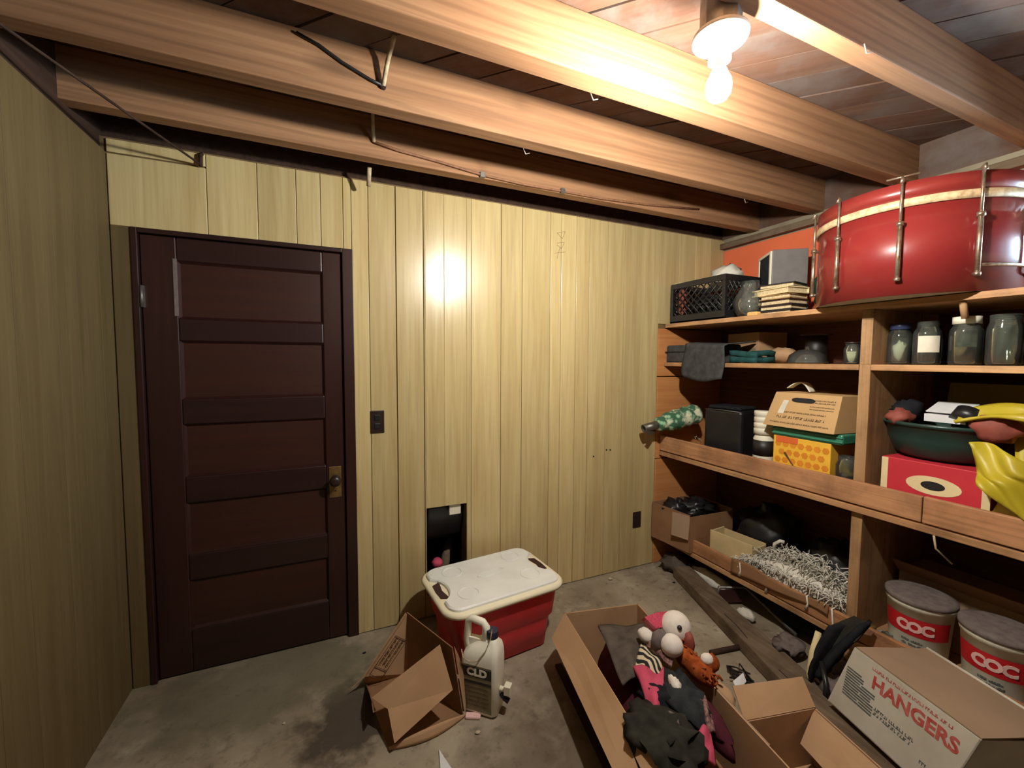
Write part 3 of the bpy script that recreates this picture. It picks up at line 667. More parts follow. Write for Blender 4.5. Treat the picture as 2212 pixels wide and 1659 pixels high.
G().ball((2.36, 1.555, Z2+.045), (.06, .085, .044), nse=.2, seed=11, flat=-.044).build('paper_bag', m['cardboard'], label='rumpled tan paper bag in the middle of the second shelf', cat='bag')
lathe_thing('glass_bowl', [(.088, .001), (.092, .006), (.080, .045), (.045, .070), (.012, .074), (.012, .088), (0, .09), (0, .084), (.006, .07), (.042, .064), (.075, .043), (.086, .006), (.088, .001)], 'glass_clear', (2.28, 1.375, Z2), 'upturned clear glass bowl on the second shelf', 'bowl')
lathe_thing('glass_plate', [(0, .152), (.06, .152), (.075, .157), (.075, .160), (.06, .156), (0, .156)], 'glass_clear', (2.43, 1.42, Z2), 'clear glass dish on a dark tin at the back', 'dish')
G().cyl((2.43, 1.42, Z2+.001), .05, .150, 20).build('dark_tin', m['book_dark'], label='dark round tin at the back of the second shelf', cat='tin')
t = thing('short_jar', (2.21, 1.135, Z2), 'short glass jar of white powder beside the divider', 'jar')
G().lathe([(0, .001), (.030, .001), (.032, .006), (.032, .072), (.026, .082), (.026, .094), (.023, .094), (.023, .08), (.029, .07), (.029, .006), (0, .005)], 20, Matrix.Translation((2.21, 1.135, Z2))).build('jar_glass', m['glass_jar'], t)
G().cyl((2.21, 1.135, Z2+.006), .028, .052, 20).build('powder', m['label_white'], t); G().cyl((2.21, 1.135, Z2+.0945), .028, .008, 20).build('lid', m['brown_plastic'], t)

# second shelf, right bay: jars
def jar(x, y, r, h, lid, fill, label, neck=.76, fh=.6):
    t = thing('glass_jar', (x, y, Z2), label, 'jar', 'glass jars on the second shelf'); T_ = Matrix.Translation((x, y, Z2+.001)); k = .003
    G().lathe([(0, 0), (r-.006, 0), (r, .008), (r, h*.70), (r*.96, h*.76), (r*neck, h*.86), (r*neck, h), (r*neck-k, h), (r*neck-k, h*.86), (r*.96-k, h*.755), (r-k, h*.70), (r-k, .010), (r-.01, k), (0, k)], 24, T_).build('jar_glass', m['glass_jar'], t)
    if fill: G().cyl((0, 0, .006), r-.006, h*fh, 20, T_).build('contents', m[fill], t)
    if lid:
        G().cyl((0, 0, h*.88), r*neck+.004, h*.13+.004, 24, T_).build('lid', m[lid], t)
    else:
        g = G()
        for q in (.89, .93, .97): g.tube([(r*neck*math.cos(R(a)), r*neck*math.sin(R(a)), h*q) for a in range(0, 360, 20)], .0016, 5, T_, True)
        g.build('screw_thread', m['glass_jar'], t)
    return t
jar(2.205, .958, .041, .166, 'blue_lid', None, 'clear jar with a blue lid beside the shelf divider')
t = jar(2.190, .865, .043, .172, None, None, 'open clear jar with a white paper label')
G().lathe([(.0436, .05), (.0436, .115)], 10, Matrix.Translation((2.190, .865, Z2)), 165, 255).build('label', m['label_white'], t)
jar(2.200, .758, .046, .176, 'white_plastic', 'food_brown', 'jar with a white lid and brownish contents', fh=.35)
jar(2.185, .655, .045, .180, None, None, 'wide open clear jar with dark shadows inside', neck=.85)
jar(2.190, .555, .045, .196, None, None, 'tall ribbed-mouth jar at the right end of the row')
jar(2.33, .91, .045, .165, None, 'food_red', 'jar of reddish contents behind the labelled jar', fh=.5)
jar(2.34, .80, .046, .165, 'metal_lid', 'food_blue', 'jar with bluish contents behind the white-lidded jar', fh=.5)
jar(2.33, .69, .046, .170, 'metal_lid', None, 'metal-lidded clear jar in the back row')
jar(2.33, .58, .046, .205, 'metal_lid', None, 'tallest jar with a metal lid in the back row')
G().ball((2.21, .958, Z2+.053), (.025, .028, .045), nse=.3, seed=4).build('paper_wad', m['cloth_white'], label='pale wad of paper inside the blue-lidded jar', cat='paper')

# ------------------------------------------------------------------ third shelf, left bay
Z3 = .798
# rolled towel with a metal tube sticking out over the lip
a = PY(1390, 926, 2.10); b = PX(1530, 886, 2.36); d = (b-a).normalized()
t = thing('rolled_towel', (2.15, 2.02, .91), 'green patterned towel rolled round a metal tube, sticking out of the shelf', 'towel')
g = G(); M_ = frame(a, V(0, 0, 1).cross(d), z=d)
g.lathe([(.021, 0), (.027, 0), (.027, .14), (.021, .14), (.021, 0)], 16, M_); g.build('metal_tube', m['steel'], t)
g = G(); g.slab([M_ @ V(*p_) for p_ in ((-.034, -.02, .0), (-.03, -.045, .02), (.024, -.042, .105), (.03, -.02, .105))], .004); g.build('bent_plate', m['steel'], t)
pp = [a+d*(.105+.019*i) for i in range(18)]
G().tube(pp, [.038+.026*min(1, i/6)+.006*math.sin(i*1.7) for i in range(18)], 16).build('towel', m['green_pattern'], t)
G().tube([a+d*(.12)+V(0, 0, .046), a+d*.13+V(-.046, 0, 0), a+d*.15+V(-.01, 0, -.05)], .0025, 5).build('tie_string', m['cord_white'], t)
for x, y, z, lb in ((2.10, 1.92, .835, 'white paper tube on the third shelf under the green towel'), (2.105, 1.915, .864, 'white paper tube resting on another beside the black bag')):
    G().tube([(x+.01, y+.04, z), (x+.06, y-.02, z)], .014, 12).build('paper_tube', m['white_plastic'], label=lb, cat='tube')
g = G()
for i in range(9): q = V(2.098+rnd.uniform(0, .02), 1.905+rnd.uniform(-.025, .02), .905+rnd.uniform(0, .035)); g.tube([q, q+V(.004, rnd.uniform(-.014, .014), rnd.uniform(-.016, .016))], .0022, 5)
g.build('silver_chain', m['metal_lid'], label='bright silver chain bits behind the third shelf lip', cat='chain')
t = thing('black_bag', (2.27, 1.77, Z3), 'boxy black zipped bag on the third shelf', 'bag')
M_ = TR(2.28, 1.80, Z3+.001, 8)
G().b2((-.10, -.115, 0), (.10, .125, .325), M_).build('bag_body', m['black_plastic'], t, bevel=.018)
G().b2((-.085, -.10, .3255), (.085, .11, .345), M_).build('bag_lid', m['cloth_dark'], t, bevel=.01)
G().tube([M_ @ V(-.098, -.11, .318), M_ @ V(-.103, .0, .322), M_ @ V(-.098, .12, .318)], .003, 5).build('zip', m['steel'], t)
# white tub with black label
t = thing('supplement_jar', (2.20, 1.535, Z3), 'white ribbed-lid plastic jar with a black label on the third shelf', 'jar')
T_ = Matrix.Translation((2.20, 1.535, Z3+.001))
G().lathe([(0, 0), (.048, 0), (.052, .01), (.052, .19), (.046, .205), (.044, .215), (0, .215)], 24, T_).build('jar_body', m['white_plastic'], t)
G().lathe([(.0525, .10), (.0535, .10), (.0535, .185), (.0525, .185)], 24, T_).build('label', m['book_dark'], t)
G().lathe([(0, .345), (.050, .345), (.052, .338), (.052, .318), (.047, .314), (.052, .309), (.052, .287), (.047, .283), (.052, .278), (.052, .256), (.047, .252), (.052, .247), (.052, .217), (0, .217)], 24, T_).build('ribbed_lid', m['white_plastic'], t)
G().ball((2.15, 1.64, Z3+.04), (.045, .05, .039), nse=.3, seed=6, flat=-.038).build('purple_cloth', m['cloth_purple'], label='purple cloth wad next to the black bag', cat='cloth')
# honeycomb patterned box with green lid strip
t = thing('honeycomb_box', (2.22, 1.30, Z3), 'yellow honeycomb-patterned box on the third shelf', 'box')
hx0, hx1, hy0, hy1, hz1 = 2.14, 2.40, 1.165, 1.44, Z3+.235
G().b2((hx0, hy0, Z3+.001), (hx1, hy1, hz1)).build('box_body', m['honey_yellow'], t, bevel=.003)
for r_ in range(5):
    for c_ in range(7):
        y = hy1-.026-c_*.038-(.019 if r_ % 2 else 0); z = Z3+.028+r_*.042
        if y > hy0+.012: G().cyl((0, 0, 0), .0165, .0012, 6, frame((hx0-.0001, y, z), (0, 1, 0), z=(-1, 0, 0))).build('honeycomb_cell', m['honey_cell'], t)
G().b2((hx0-.003, 1.315, hz1-.032), (hx0-.0005, 1.425, hz1-.001)).build('orange_label', m['orange_label'], t)
g = G(); g.slab([(hx0-.0018, 1.385, Z3+.148), (hx0-.0018, 1.375, Z3+.156), (hx0-.0018, 1.325, Z3+.085), (hx0-.0018, 1.315, Z3+.055), (hx0-.0018, 1.33, Z3+.085)], .0008); g.build('bee_mark', m['ink_brown'], t)
g = G(); g.slab([(hx0-.0018, 1.29, Z3+.055), (hx0-.0018, 1.25, Z3+.062), (hx0-.0018, 1.235, Z3+.045), (hx0-.0018, 1.28, Z3+.035)], .0008); g.build('bee_mark', m['ink_brown'], t)
t = thing('green_tray', (2.26, 1.29, hz1), 'ribbed green plastic tray lid between the honeycomb box and the carton', 'tray')
G().b2((2.135, 1.115, hz1+.001), (2.40, 1.445, hz1+.050)).build('tray_body', m['green_plastic'], t, bevel=.008)
for i in range(2): G().b2((2.130, 1.115, hz1+.010+.022*i), (2.1345, 1.445, hz1+.018+.022*i)).build('rib', m['green_plastic'], t, bevel=.003)
t = thing('peanut_jar', (2.135, 1.10, Z3), 'clear jar of brown contents at the foot of the divider', 'jar')
T_ = Matrix.Translation((2.145, 1.098, Z3+.001))
G().lathe([(0, 0), (.038, 0), (.042, .008), (.042, .15), (.034, .17), (.034, .19), (.031, .19), (.031, .17), (.039, .148), (.039, .01), (0, .004)], 22, T_).build('jar_glass', m['glass_jar'], t)
G().cyl((0, 0, .006), .036, .10, 20, T_).build('contents', m['food_brown'], t)
# printed carton lying on top
zc = hz1+.052
t = thing('printed_carton', (2.26, 1.27, zc), 'flat tan carton printed with text lying on the green tray', 'carton')
c0, c1 = V(2.10, 1.475, zc), V(2.10, 1.135, zc); hh = .175; cx1 = 2.44
sl = .045
G().prism([(2.10, 1.475, zc), (2.10, 1.135, zc), (2.10+sl, 1.130, zc+hh), (2.10+sl, 1.440, zc+hh)], (.30, -.03, 0)).build('carton_body', m['carton_print'], t, bevel=.002)
nf = V(-hh, 0, sl).normalized()
Mf = frame(V(2.10+sl*.5, 1.295, zc+hh*.5)+nf*.0012, (0, -1, 0), z=nf)
def on(x, y): return Mf @ Matrix.Translation((x, y, 0))
G().prism([Mf @ V(.028*math.cos(R(a))*(1)+(.028 if math.cos(R(a)) > 0 else -.028), .055+.012*math.sin(R(a)), 0) for a in range(0, 360, 20)], nf*.0008).build('hand_hole', m['dark_void'], t)
G().slab([Mf @ V(*p_) for p_ in ((-.115, -.02, 0), (-.085, -.02, 0), (-.068, .05, 0), (-.095, .05, 0))], .0008).build('tape_label', m['label_white'], t)
for x_, y_, w_, h_ in ((.015, -.010, .20, .007), (.0, -.037, .23, .012), (-.005, -.066, .28, .007), (.09, .015, .11, .005), (.09, .028, .11, .005), (.10, .060, .09, .006), (.10, .048, .09, .006)):
    print_line(on(x_, y_), w_, h_, 'ink_brown', t, int(x_*900+y_*7000))
G().sheet(lambda u, v: (2.20+.05*v+.02*math.sin(3*u), 1.42-.11*u, zc+hh+.006+.045*math.sin(math.pi*u*.9+.3)), 12, 4, .004).build('white_strap', m['white_plastic'], label='white plastic strap looping over the printed carton', cat='strap')

# third shelf, right bay
t = thing('red_carton', (2.26, .80, Z3), 'low red carton with a cream oval handle under the green tub', 'carton')
ry0, ry1, rx0, rz1 = .645, .965, 2.135, Z3+.225
G().b2((rx0, ry0, Z3+.001), (2.45, ry1, rz1)).build('carton_body', m['box_red'], t, bevel=.003)
for y0_, y1_ in ((ry0, ry0+.022), (ry1-.022, ry1)): G().b2((rx0-.0012, y0_, Z3+.004), (rx0-.0002, y1_, rz1-.003)).build('cream_border', m['cream'], t)
Mo = frame((rx0-.0004, .80, rz1-.085), (0, -1, 0), z=(-1, 0, 0))
G().prism([Mo @ V(.082*math.cos(R(a)), .036*math.sin(R(a)), 0) for a in range(0, 360, 15)], (-.001, 0, 0)).build('oval_print', m['cream'], t)
G().prism([Mo @ V(.036*math.cos(R(a)), .017*math.sin(R(a)), .001) for a in range(0, 360, 15)], (-.001, 0, 0)).build('hand_hole', m['dark_void'], t)
t = thing('green_tub', (2.30, .82, rz1), 'dark green oval plastic tub full of oddments on the red carton', 'tub')
Mt = Matrix.Translation((2.29, .835, rz1+.001)) @ Matrix.Diagonal((.92, 1.1, 1, 1))
G().lathe([(0, 0), (.10, 0), (.135, .02), (.158, .08), (.165, .135), (.176, .138), (.176, .150), (.160, .150), (.150, .08), (.128, .028), (0, .012)], 40, Mt).build('tub_body', m['tub_green'], t)
def tubitem(nm, g, mt, lb, ct): g.build(nm, m[mt], label=lb, cat=ct)
zt = rz1+.15
tubitem('paper_stack', G().box((2.24, .80, zt+.025), (.10, .12, .03), None), 'paper', 'white papers piled in the green tub', 'paper')
tubitem('black_disc', G().tube([(2.19, .745, zt+.02), (2.22, .735, zt+.055)], .045, 20), 'black_plastic', 'round black disc in the green tub', 'disc')
tubitem('white_card', G().slab([(2.20, .86, zt+.05), (2.30, .86, zt+.085), (2.30, .74, zt+.085), (2.20, .74, zt+.05)], .004), 'paper', 'pale card leaning over the papers in the tub', 'card')
tubitem('pink_cloth', G().ball((2.20, .94, zt+.015), (.05, .045, .035), nse=.4, seed=12), 'food_red', 'dull pink cloth at the left of the green tub', 'cloth')
tubitem('dark_cloth', G().ball((2.27, .95, zt+.035), (.06, .05, .05), nse=.5, seed=13), 'cloth_dark', 'dark cloth bulging from the green tub', 'cloth')
tubitem('brown_rag', G().ball((2.20, .665, zt+.01), (.05, .07, .05), nse=.4, seed=14), 'food_red', 'brownish pink rag at the right of the green tub', 'rag')
tubitem('black_spool', G().tube([(2.26, .70, zt+.03), (2.30, .67, zt+.07)], .03, 14), 'black_plastic', 'black spool beside the round disc in the tub', 'spool')
# yellow raincoat and yellow board
def coat(u, v):
    y = .635-.40*u+.02*math.sin(7*v); k = v
    x = 2.34-.245*k+.022*math.sin(13*u+3*v)
    z = 1.225-.05*u-.27*k*k-.10*k+.022*math.sin(9*u+5*v)
    return (x, y, z)
t = thing('yellow_raincoat', (2.2, .5, Z3), 'bright yellow vinyl raincoat heaped over the third shelf', 'raincoat')
G().sheet(coat, 26, 18, .006).build('coat_back', m['yellow_vinyl'], t)
def coat2(u, v):
    y = .700-.40*u-.05*v; x = 2.105-.052*v+.020*math.sin(14*u+4*v)*(1-.3*v)+.010*math.sin(23*u-9*v); z = 1.130-.08*u-(.15+.16*u)*v+.014*math.sin(12*u+8*v)
    return (x, y, z)
G().sheet(coat2, 40, 24, .005).build('coat_front', m['yellow_vinyl'], t)
G().sheet(lambda u, v: (2.20-.06*v+.012*math.sin(9*u), .755-.30*u, 1.235+.03*math.sin(3*u)-.045*v+.012*math.sin(7*v+4*u)), 16, 6, .010).build('hood', m['yellow_vinyl'], t)
G().ball((2.25, .48, .905), (.11, .16, .10), nse=.3, seed=17).build('coat_bulk', m['yellow_vinyl'], t)
G().slab([(2.455, .93, Z3), (2.50, .90, 1.33), (2.50, .60, 1.33), (2.455, .57, Z3)], .012).build('yellow_board', m['yellow_board'], label='dull yellow board leaning at the back of the third shelf', cat='board')

# ------------------------------------------------------------------ bottom shelf, left bay
Z4 = .208
t = thing('carton_of_black_scraps', (2.1, 2.08, Z4), 'brown carton of black scraps jutting from the bottom shelf', 'carton')
k0, k1, k2, k3 = V(2.005, 2.175, 0), V(2.045, 1.885, 0), V(2.40, 1.87, 0), V(2.40, 2.18, 0); zt4 = .450
def wall(a, b, z0, z1, tk=.005): return G().slab([V(a.x, a.y, z0), V(b.x, b.y, z0), V(b.x, b.y, z1), V(a.x, a.y, z1)], tk)
for a, b in ((k0, k1), (k1, k2), (k2, k3), (k3, k0)): wall(a, b, Z4+.001, zt4 if a != k1 else zt4-.01).build('side_panel', m['cardboard_dark'], t)
G().slab([V(k.x, k.y, Z4+.001) for k in (k0, k1, k2, k3)], .004).build('base_panel', m['cardboard_dark'], t)
G().slab([V(2.0, 1.99, zt4-.005), V(2.042, 1.885, zt4-.005), V(2.02, 1.875, .30), V(1.985, 1.98, .30)], .004).build('flap', m['cardboard_grey'], t)
for i, (x, y, z, s_, lb) in enumerate(((2.13, 2.08, .42, .10, 'black crumpled plastic in the brown carton, front'), (2.25, 2.02, .43, .12, 'black crumpled plastic in the brown carton, back'))):
    G().ball((x, y, z), (s_, s_*.8, .055), nse=.7, fr=9, seed=20+i, nz=14, n=22).build('black_plastic_scrap', m['black_plastic'], label=lb, cat='plastic')
for i, (x, y, z, s_, lb) in enumerate(((2.46, 1.66, .36, (.135, .17, .16), 'black rubbish bag at the back of the bottom shelf'), (2.48, 1.28, .33, (.12, .16, .12), 'smaller black rubbish bag behind the white strings'))):
    G().ball((x, y, z), s_, nse=.5, fr=8, seed=24+i, nz=14, n=24, flat=-(z-Z4-.001)).build('rubbish_bag', m['black_plastic'], label=lb, cat='bag')
t = thing('cream_carton', (2.16, 1.70, Z4), 'torn cream cardboard box behind the bottom shelf lip', 'carton')
M_ = TR(2.16, 1.675, Z4+.001, 6)
G().b2((-.03, -.135, 0), (-.022, .125, .175), M_).build('front_panel', m['cream_box'], t, bevel=.001)
G().b2((-.022, .117, 0), (.10, .125, .17), M_).build('side_panel', m['cream_box'], t); G().b2((-.022, -.135, 0), (.10, -.127, .15), M_).build('side_panel', m['cream_box'], t)
G().b2((.10, -.135, 0), (.107, .125, .16), M_).build('back_panel', m['cream_box'], t)
g = G(); rr = random.Random(3)
for i in range(1500):
    y = rr.uniform(1.08, 1.60); s_ = 1-abs((y-1.30)/.32)**2*.8; x = rr.uniform(2.10, 2.29)
    z = Z4+.03+max(.03, .175*max(.15, s_))*rr.uniform(.35, 1.05)
    if x < 2.16: z = min(z, Z4+.11)
    a = rr.uniform(0, 6.28); ln = rr.uniform(.025, .06); dx, dy = math.cos(a)*ln, math.sin(a)*ln
    g.tube([(x, y, z), (x+dx*.5+rr.uniform(-.012, .012), y+dy*.5, z+rr.uniform(0, .022)), (x+dx, y+dy, max(Z4+.008, z+rr.uniform(-.025, .012)))], rr.uniform(.0016, .0032), 3)
g.tube([(2.24, 1.48, .36), (2.23, 1.47, .41), (2.24, 1.445, .435), (2.25, 1.43, .432)], .009, 8)
g.ball((2.20, 1.30, Z4+.06), (.09, .23, .085), nse=.3, seed=30, flat=-.055)
g.build('string_heap', m['string_white'], label='tangled heap of white shredded string on the bottom shelf', cat='string', kind='stuff')
for y, z1_, lb in ((1.555, .225, 'white string end hanging over the lip by the cream carton'), (1.40, .215, 'white string end dangling mid-lip'), (1.20, .235, 'white string end hanging near the divider'), (1.09, .20, 'long white string drooping at the divider foot')):
    G().tube([(2.10, y, .295), (XS-.026, y-.004, .296), (XS-.028, y-.012, z1_+.03), (XS-.027, y-.006, z1_)], [.004, .004, .0035, .009], 6).build('string_end', m['string_white'], label=lb, cat='string')
t = thing('torn_cardboard', (XS-.03, 1.50, .21), 'torn brown cardboard sheet hanging over the bottom shelf lip', 'cardboard')
G().sheet(lambda u, v: (XS-.028-.006*v+.006*math.sin(9*u), 1.60-.50*u, .302+.012*math.sin(7*u)-(.06+.028*math.sin(5*u+1))*v), 16, 5, .003).build('sheet', m['cardboard_dark'], t)

# bottom shelf, right bay: pails
def pail(x, y, z, rz, label):
    t = thing('plaster_pail', (x, y, z), label, 'pail', 'plaster pails'); M_ = TR(x, y, z+.001, rz)
    def s_(rb, rt, h): return lambda q: rb+(rt-rb)*q/h
    rad = s_(.088, .104, .245)
    G().lathe([(0, 0), (rad(0), 0), (rad(.012), .012), (rad(.215), .215), (rad(.215)+.004, .217), (rad(.245)+.004, .245), (rad(.245)-.002, .245), (rad(.02)-.004, .01), (0, .008)], 40, M_).build('pail_body', m['pail_white'], t)
    G().lathe([(rad(.11)+.0008, .11), (rad(.185)+.0008, .185)], 30, M_, 115, 250).build('red_band', m['pail_red'], t)
    G().lathe([(0, .256), (rad(.245)-.01, .256), (rad(.245)+.006, .254), (rad(.245)+.007, .238), (rad(.245)+.003, .236)], 40, M_).build('lid', m['plush_grey'], t)
    for i, ch in enumerate('COC'):
        a = 182+ (i-1)*22; r_ = rad(.148)+.0016
        lettering(ch, .055, M_ @ frame((r_*math.cos(R(a)), r_*math.sin(R(a)), .146), (-math.sin(R(a)), math.cos(R(a)), 0), z=(math.cos(R(a)), math.sin(R(a)), -.06)), m['pail_pink'], t, bold=.003)
    for i, (z_, w_, h_) in enumerate(((.088, .07, .008), (.072, .08, .008), (.040, .09, .004))):
        a = 178; r_ = rad(z_)+.0145*0+.0012
        g = G(); q_ = random.Random(i)
        for j in range(-9, 10):
            if q_.random() < .25: continue
            a_ = a+j*w_*28; ww = .0022
            g.b2((-ww, -h_/2, 0), (ww, h_/2*q_.choice((.2, 1)), .0008), M_ @ frame((r_*math.cos(R(a_)), r_*math.sin(R(a_)), z_), (-math.sin(R(a_)), math.cos(R(a_)), 0), z=(math.cos(R(a_)), math.sin(R(a_)), -.06)))
        g.build('print_line', m['ink_grey'], t, fix=False)
    return t
pail(2.215, .845, Z4, 12, 'white pail with a red band, nearer the shelf divider')
pail(2.205, .615, Z4, 6, 'white pail with a red band at the right edge')
t = thing('grey_carton', (2.48, .80, Z4), 'grey-brown carton standing behind the pails', 'carton')
G().b2((2.36, .45, Z4+.001), (2.58, .98, Z4+.275)).build('carton_body', m['cardboard_grey'], t, bevel=.003)
g = G(); g.slab([(2.355, .98, Z4+.27), (2.355, .45, Z4+.27), (2.30, .45, Z4+.33), (2.30, .98, Z4+.33)], .004); g.build('flap', m['cardboard_dark'], t)
for i, (x, y, z, mt, lb, ct) in enumerate(((2.12, .985, .255, 'brass', 'small brass-coloured tin behind the lip by the divider', 'tin'), (2.135, .955, .25, 'metal_lid', 'shiny metal lid lying behind the lip by the divider', 'lid'))):
    if i: G().lathe([(0, .018), (.03, .018), (.034, .012), (.034, 0), (.031, 0), (.031, .012), (0, .014)], 18, TR(x+.005, y-.03, Z4+.03, 0, 35)).build('jar_lid', m[mt], label=lb, cat=ct)
    else: G().lathe([(0, .075), (.026, .075), (.028, .07), (.028, .004), (.026, 0), (0, 0)], 16, Matrix.Translation((x, y-.012, Z4+.001))).build('small_tin', m[mt], label=lb, cat=ct)
G().ball((2.125, .915, Z4+.035), (.03, .035, .034), nse=.4, seed=41, flat=-.033).build('plastic_wrap', m['glass_jar'], label='clear plastic wrap wad behind the lip left of the pails', cat='wrap')
q = PX(2020, 1120, XS-.025); q2 = PX(2065, 1215, XS+.05)
G().tube([V(XS-.026, q.y, .768), V(XS-.02, q.y-.005, .72), V(XS+.02, q2.y, q2.z)], .0035, 6).build('hanging_cord', m['cord_white'], label='pale cord hanging below the third shelf edge', cat='cord')

# ------------------------------------------------------------------ under the bottom shelf
G().ball((2.12, 2.06, .05), (.11, .09, .055), nse=.5, seed=50, flat=-.049).build('grey_rag', m['rag'], label='grey rag on the floor in the corner under the shelves', cat='rag')
G().ball((2.17, 1.83, .04), (.055, .16, .045), nse=.25, seed=51, flat=-.039).build('white_bag', m['cloth_white'], label='white plastic bag on the floor under the bottom shelf', cat='bag')
t = thing('metal_bracket', (2.15, 1.58, 0), 'dark metal bracket frame lying under the bottom shelf', 'bracket')
g = G(); g.tube([(2.02, 1.66, .015), (2.05, 1.665, .10), (2.19, 1.60, .10), (2.14, 1.28, .03)], .010, 6); g.build('bracket_frame', m['steel'], t)
G().slab([(2.03, 1.655, .02), (2.05, 1.655, .09), (2.17, 1.60, .09), (2.16, 1.60, .02)], .004).build('maroon_plate', m['book_maroon'], t)
G().ball((2.06, 1.50, .03), (.03, .05, .03), nse=.3, seed=52, flat=-.029).build('white_scrap', m['cloth_white'], label='white scrap beside the beam under the shelf', cat='scrap')
for x, y, s_, lb, sd in ((2.28, 1.35, (.14, .2, .09), 'black cloth heap in the dark under the bottom shelf', 53), (2.25, .95, (.12, .16, .08), 'black cloth heap under the shelf near the white box', 54)):
    G().ball((x, y, s_[2]), s_, nse=.4, seed=sd, flat=-s_[2]+.001).build('cloth_heap', m['cloth_dark'], label=lb, cat='cloth')
for i, (x, y, lb) in enumerate(((2.0, 1.23, 'crumpled newspaper nearest the beam'), (2.06, 1.06, 'crumpled newspaper under the divider'), (1.925, .985, 'crumpled newspaper beside the black bag'))):
    G().ball((x, y, .045), (.058, .058, .045), nse=.8, fr=9, seed=60+i, nz=12, n=18, flat=-.044).build('newspaper', m['plush_grey'], label=lb, cat='newspaper')

# ------------------------------------------------------------------ beams on the floor
t = thing('wooden_beam', (1.80, 1.4, 0), 'long dusty wooden beam lying along the shelves', 'beam')
a = V(2.03, 2.00, .0); b = V(1.56, .60, .0); d = (b-a); n = V(d.y, -d.x, 0).normalized()
Lb = d.length; Mb = frame(a, -n, z=V(0, 0, 1)); Mb = frame(a, d, z=V(0, 0, 1))
w2, h2 = .115, .072
G().b2((0, 0, .001), (Lb, w2, h2), Mb).build('beam_body', m['driftwood'], t, bevel=.006)
for u in (.35, .62): G().tube([Mb @ V(Lb*u, .03, h2+.0003), Mb @ V(Lb*(u+.06), .036, h2+.0004), Mb @ V(Lb*(u+.13), .028, h2+.0003)], .0022, 4).build('crack', m['dark_void'], t)
t = thing('weathered_board', (1.80, 1.2, .07), 'weathered split board lying slanted on the wooden beam', 'board')
a = V(1.99, 1.55, .012); b = V(1.605, .45, .135)
d = (b-a); Mb = frame(a, d, z=V(0, 0, 1)); Lb = d.length
g = G(); g.prism([Mb @ V(*p_) for p_ in ((0, .02, 0), (Lb*.3, .0, 0), (Lb*.6, -.012, 0), (Lb, -.02, 0), (Lb, .045, 0), (Lb*.72, .075, 0), (Lb*.45, .09, 0), (Lb*.2, .075, 0), (0, .05, 0))], (0, 0, .022)); g.build('board_body', m['driftwood'], t, bevel=.004)
G().tube([PZ(1535, 1410, .012), PZ(1605, 1396, .012)], .012, 10).build('dark_stick', m['dark_wood'], label='short dark stick on the floor left of the beam', cat='stick')
t = thing('cable_bundle', tuple(PZ(1610, 1470, 0)), 'coil of thin black cables on the floor beside the beam', 'cable')
q0, q1 = PZ(1570, 1440, .01), PZ(1660, 1520, .01); rr = random.Random(11)
for i in range(7):
    pts = []
    for k in range(9):
        u = k/8; c_ = q0.lerp(q1, u); sp = math.sin(math.pi*u)*.05
        pts.append(c_+V(rr.uniform(-1, 1)*sp, rr.uniform(-1, 1)*sp, .004+rr.uniform(0, .03)*math.sin(math.pi*u)))
    G().tube(pts, .0035, 5).build('cable', m['cord_black'], t)
G().tube([q1, PZ(1640, 1535, .01), PZ(1605, 1560, .008), PZ(1590, 1590, .008)], .004, 5).build('cable_tail', m['cord_black'], t)

# black bag with straps in front of the shelf, pale stick
t = thing('black_umbrella', (1.93, .98, 0), 'folded black umbrella-like bag propped at the foot of the shelves', 'bag')
pb = [PX(1792, 1356, 1.95), PX(1884, 1343, 2.03), PX(1792, 1446, 1.89), PX(1746, 1474, 1.87)]
def bagfold(u, v):
    q_ = (pb[0]*(1-u)+pb[1]*u)*(1-v)+(pb[3]*(1-u)+pb[2]*u)*v
    return q_+V(-.022*math.sin(9*u+3*v)*(1-.4*v)-.02*math.sin(math.pi*v), 0, .010*math.sin(7*u))
G().sheet(bagfold, 18, 14, .016).build('folded_cloth', m['cloth_dark'], t)
G().slab([PX(1795, 1350, 1.96), PX(1845, 1330, 2.0), PX(1880, 1350, 2.02), PX(1850, 1385, 1.96), PX(1800, 1410, 1.92)], .012).build('cloth_fold', m['cloth_olive'], t)
G().tube([PX(1775, 1430, 1.87), PX(1785, 1480, 1.82), PX(1783, 1515, 1.80)], .010, 8).build('strap', m['black_plastic'], t)
G().tube([PX(1768, 1365, 1.95), PX(1757, 1410, 1.92), PX(1750, 1455, 1.88), PX(1745, 1470, 1.87)], [.012, .016, .014, .006], 8).build('bleached_stick', m['cream'], label='bleached curved stick beside the black bag', cat='stick')

# ------------------------------------------------------------------ white carton of hangers
t = thing('hanger_carton', (1.85, .68, .08), 'white carton printed HANGERS with a brown top, resting on the boards', 'carton')
c00, c10 = V(1.772, .848, .352), V(1.676, .490, .345)           # top edge of the printed face
ey = (c10-c00).normalized(); ez = V(.024, -.067, .252).normalized(); en = ey.cross(ez).normalized()
if en.x > 0: en = -en
LN = (c10-c00).length; HB = .262; DB = .325
down = -ez
A, B_, C_, D_ = c00, c10, c10+down*HB, c00+down*HB
back = -en*DB
def q4(*p_): return [Vector(x) for x in p_]
body = G(); body.prism(q4(A, B_, C_, D_), -en*.004); body.build('front_panel', m['carton_white'], t)
G().slab(q4(B_, B_+back, C_+back, C_), .004).build('end_panel', m['carton_white'], t); G().slab(q4(A, A+back, D_+back, D_), .004).build('end_panel', m['carton_white'], t)
G().slab(q4(A+back, B_+back, C_+back, D_+back), .004).build('back_panel', m['carton_white'], t); G().slab(q4(D_, C_, C_+back, D_+back), .004).build('base_panel', m['cardboard'], t)
lift = V(0, 0, .002)
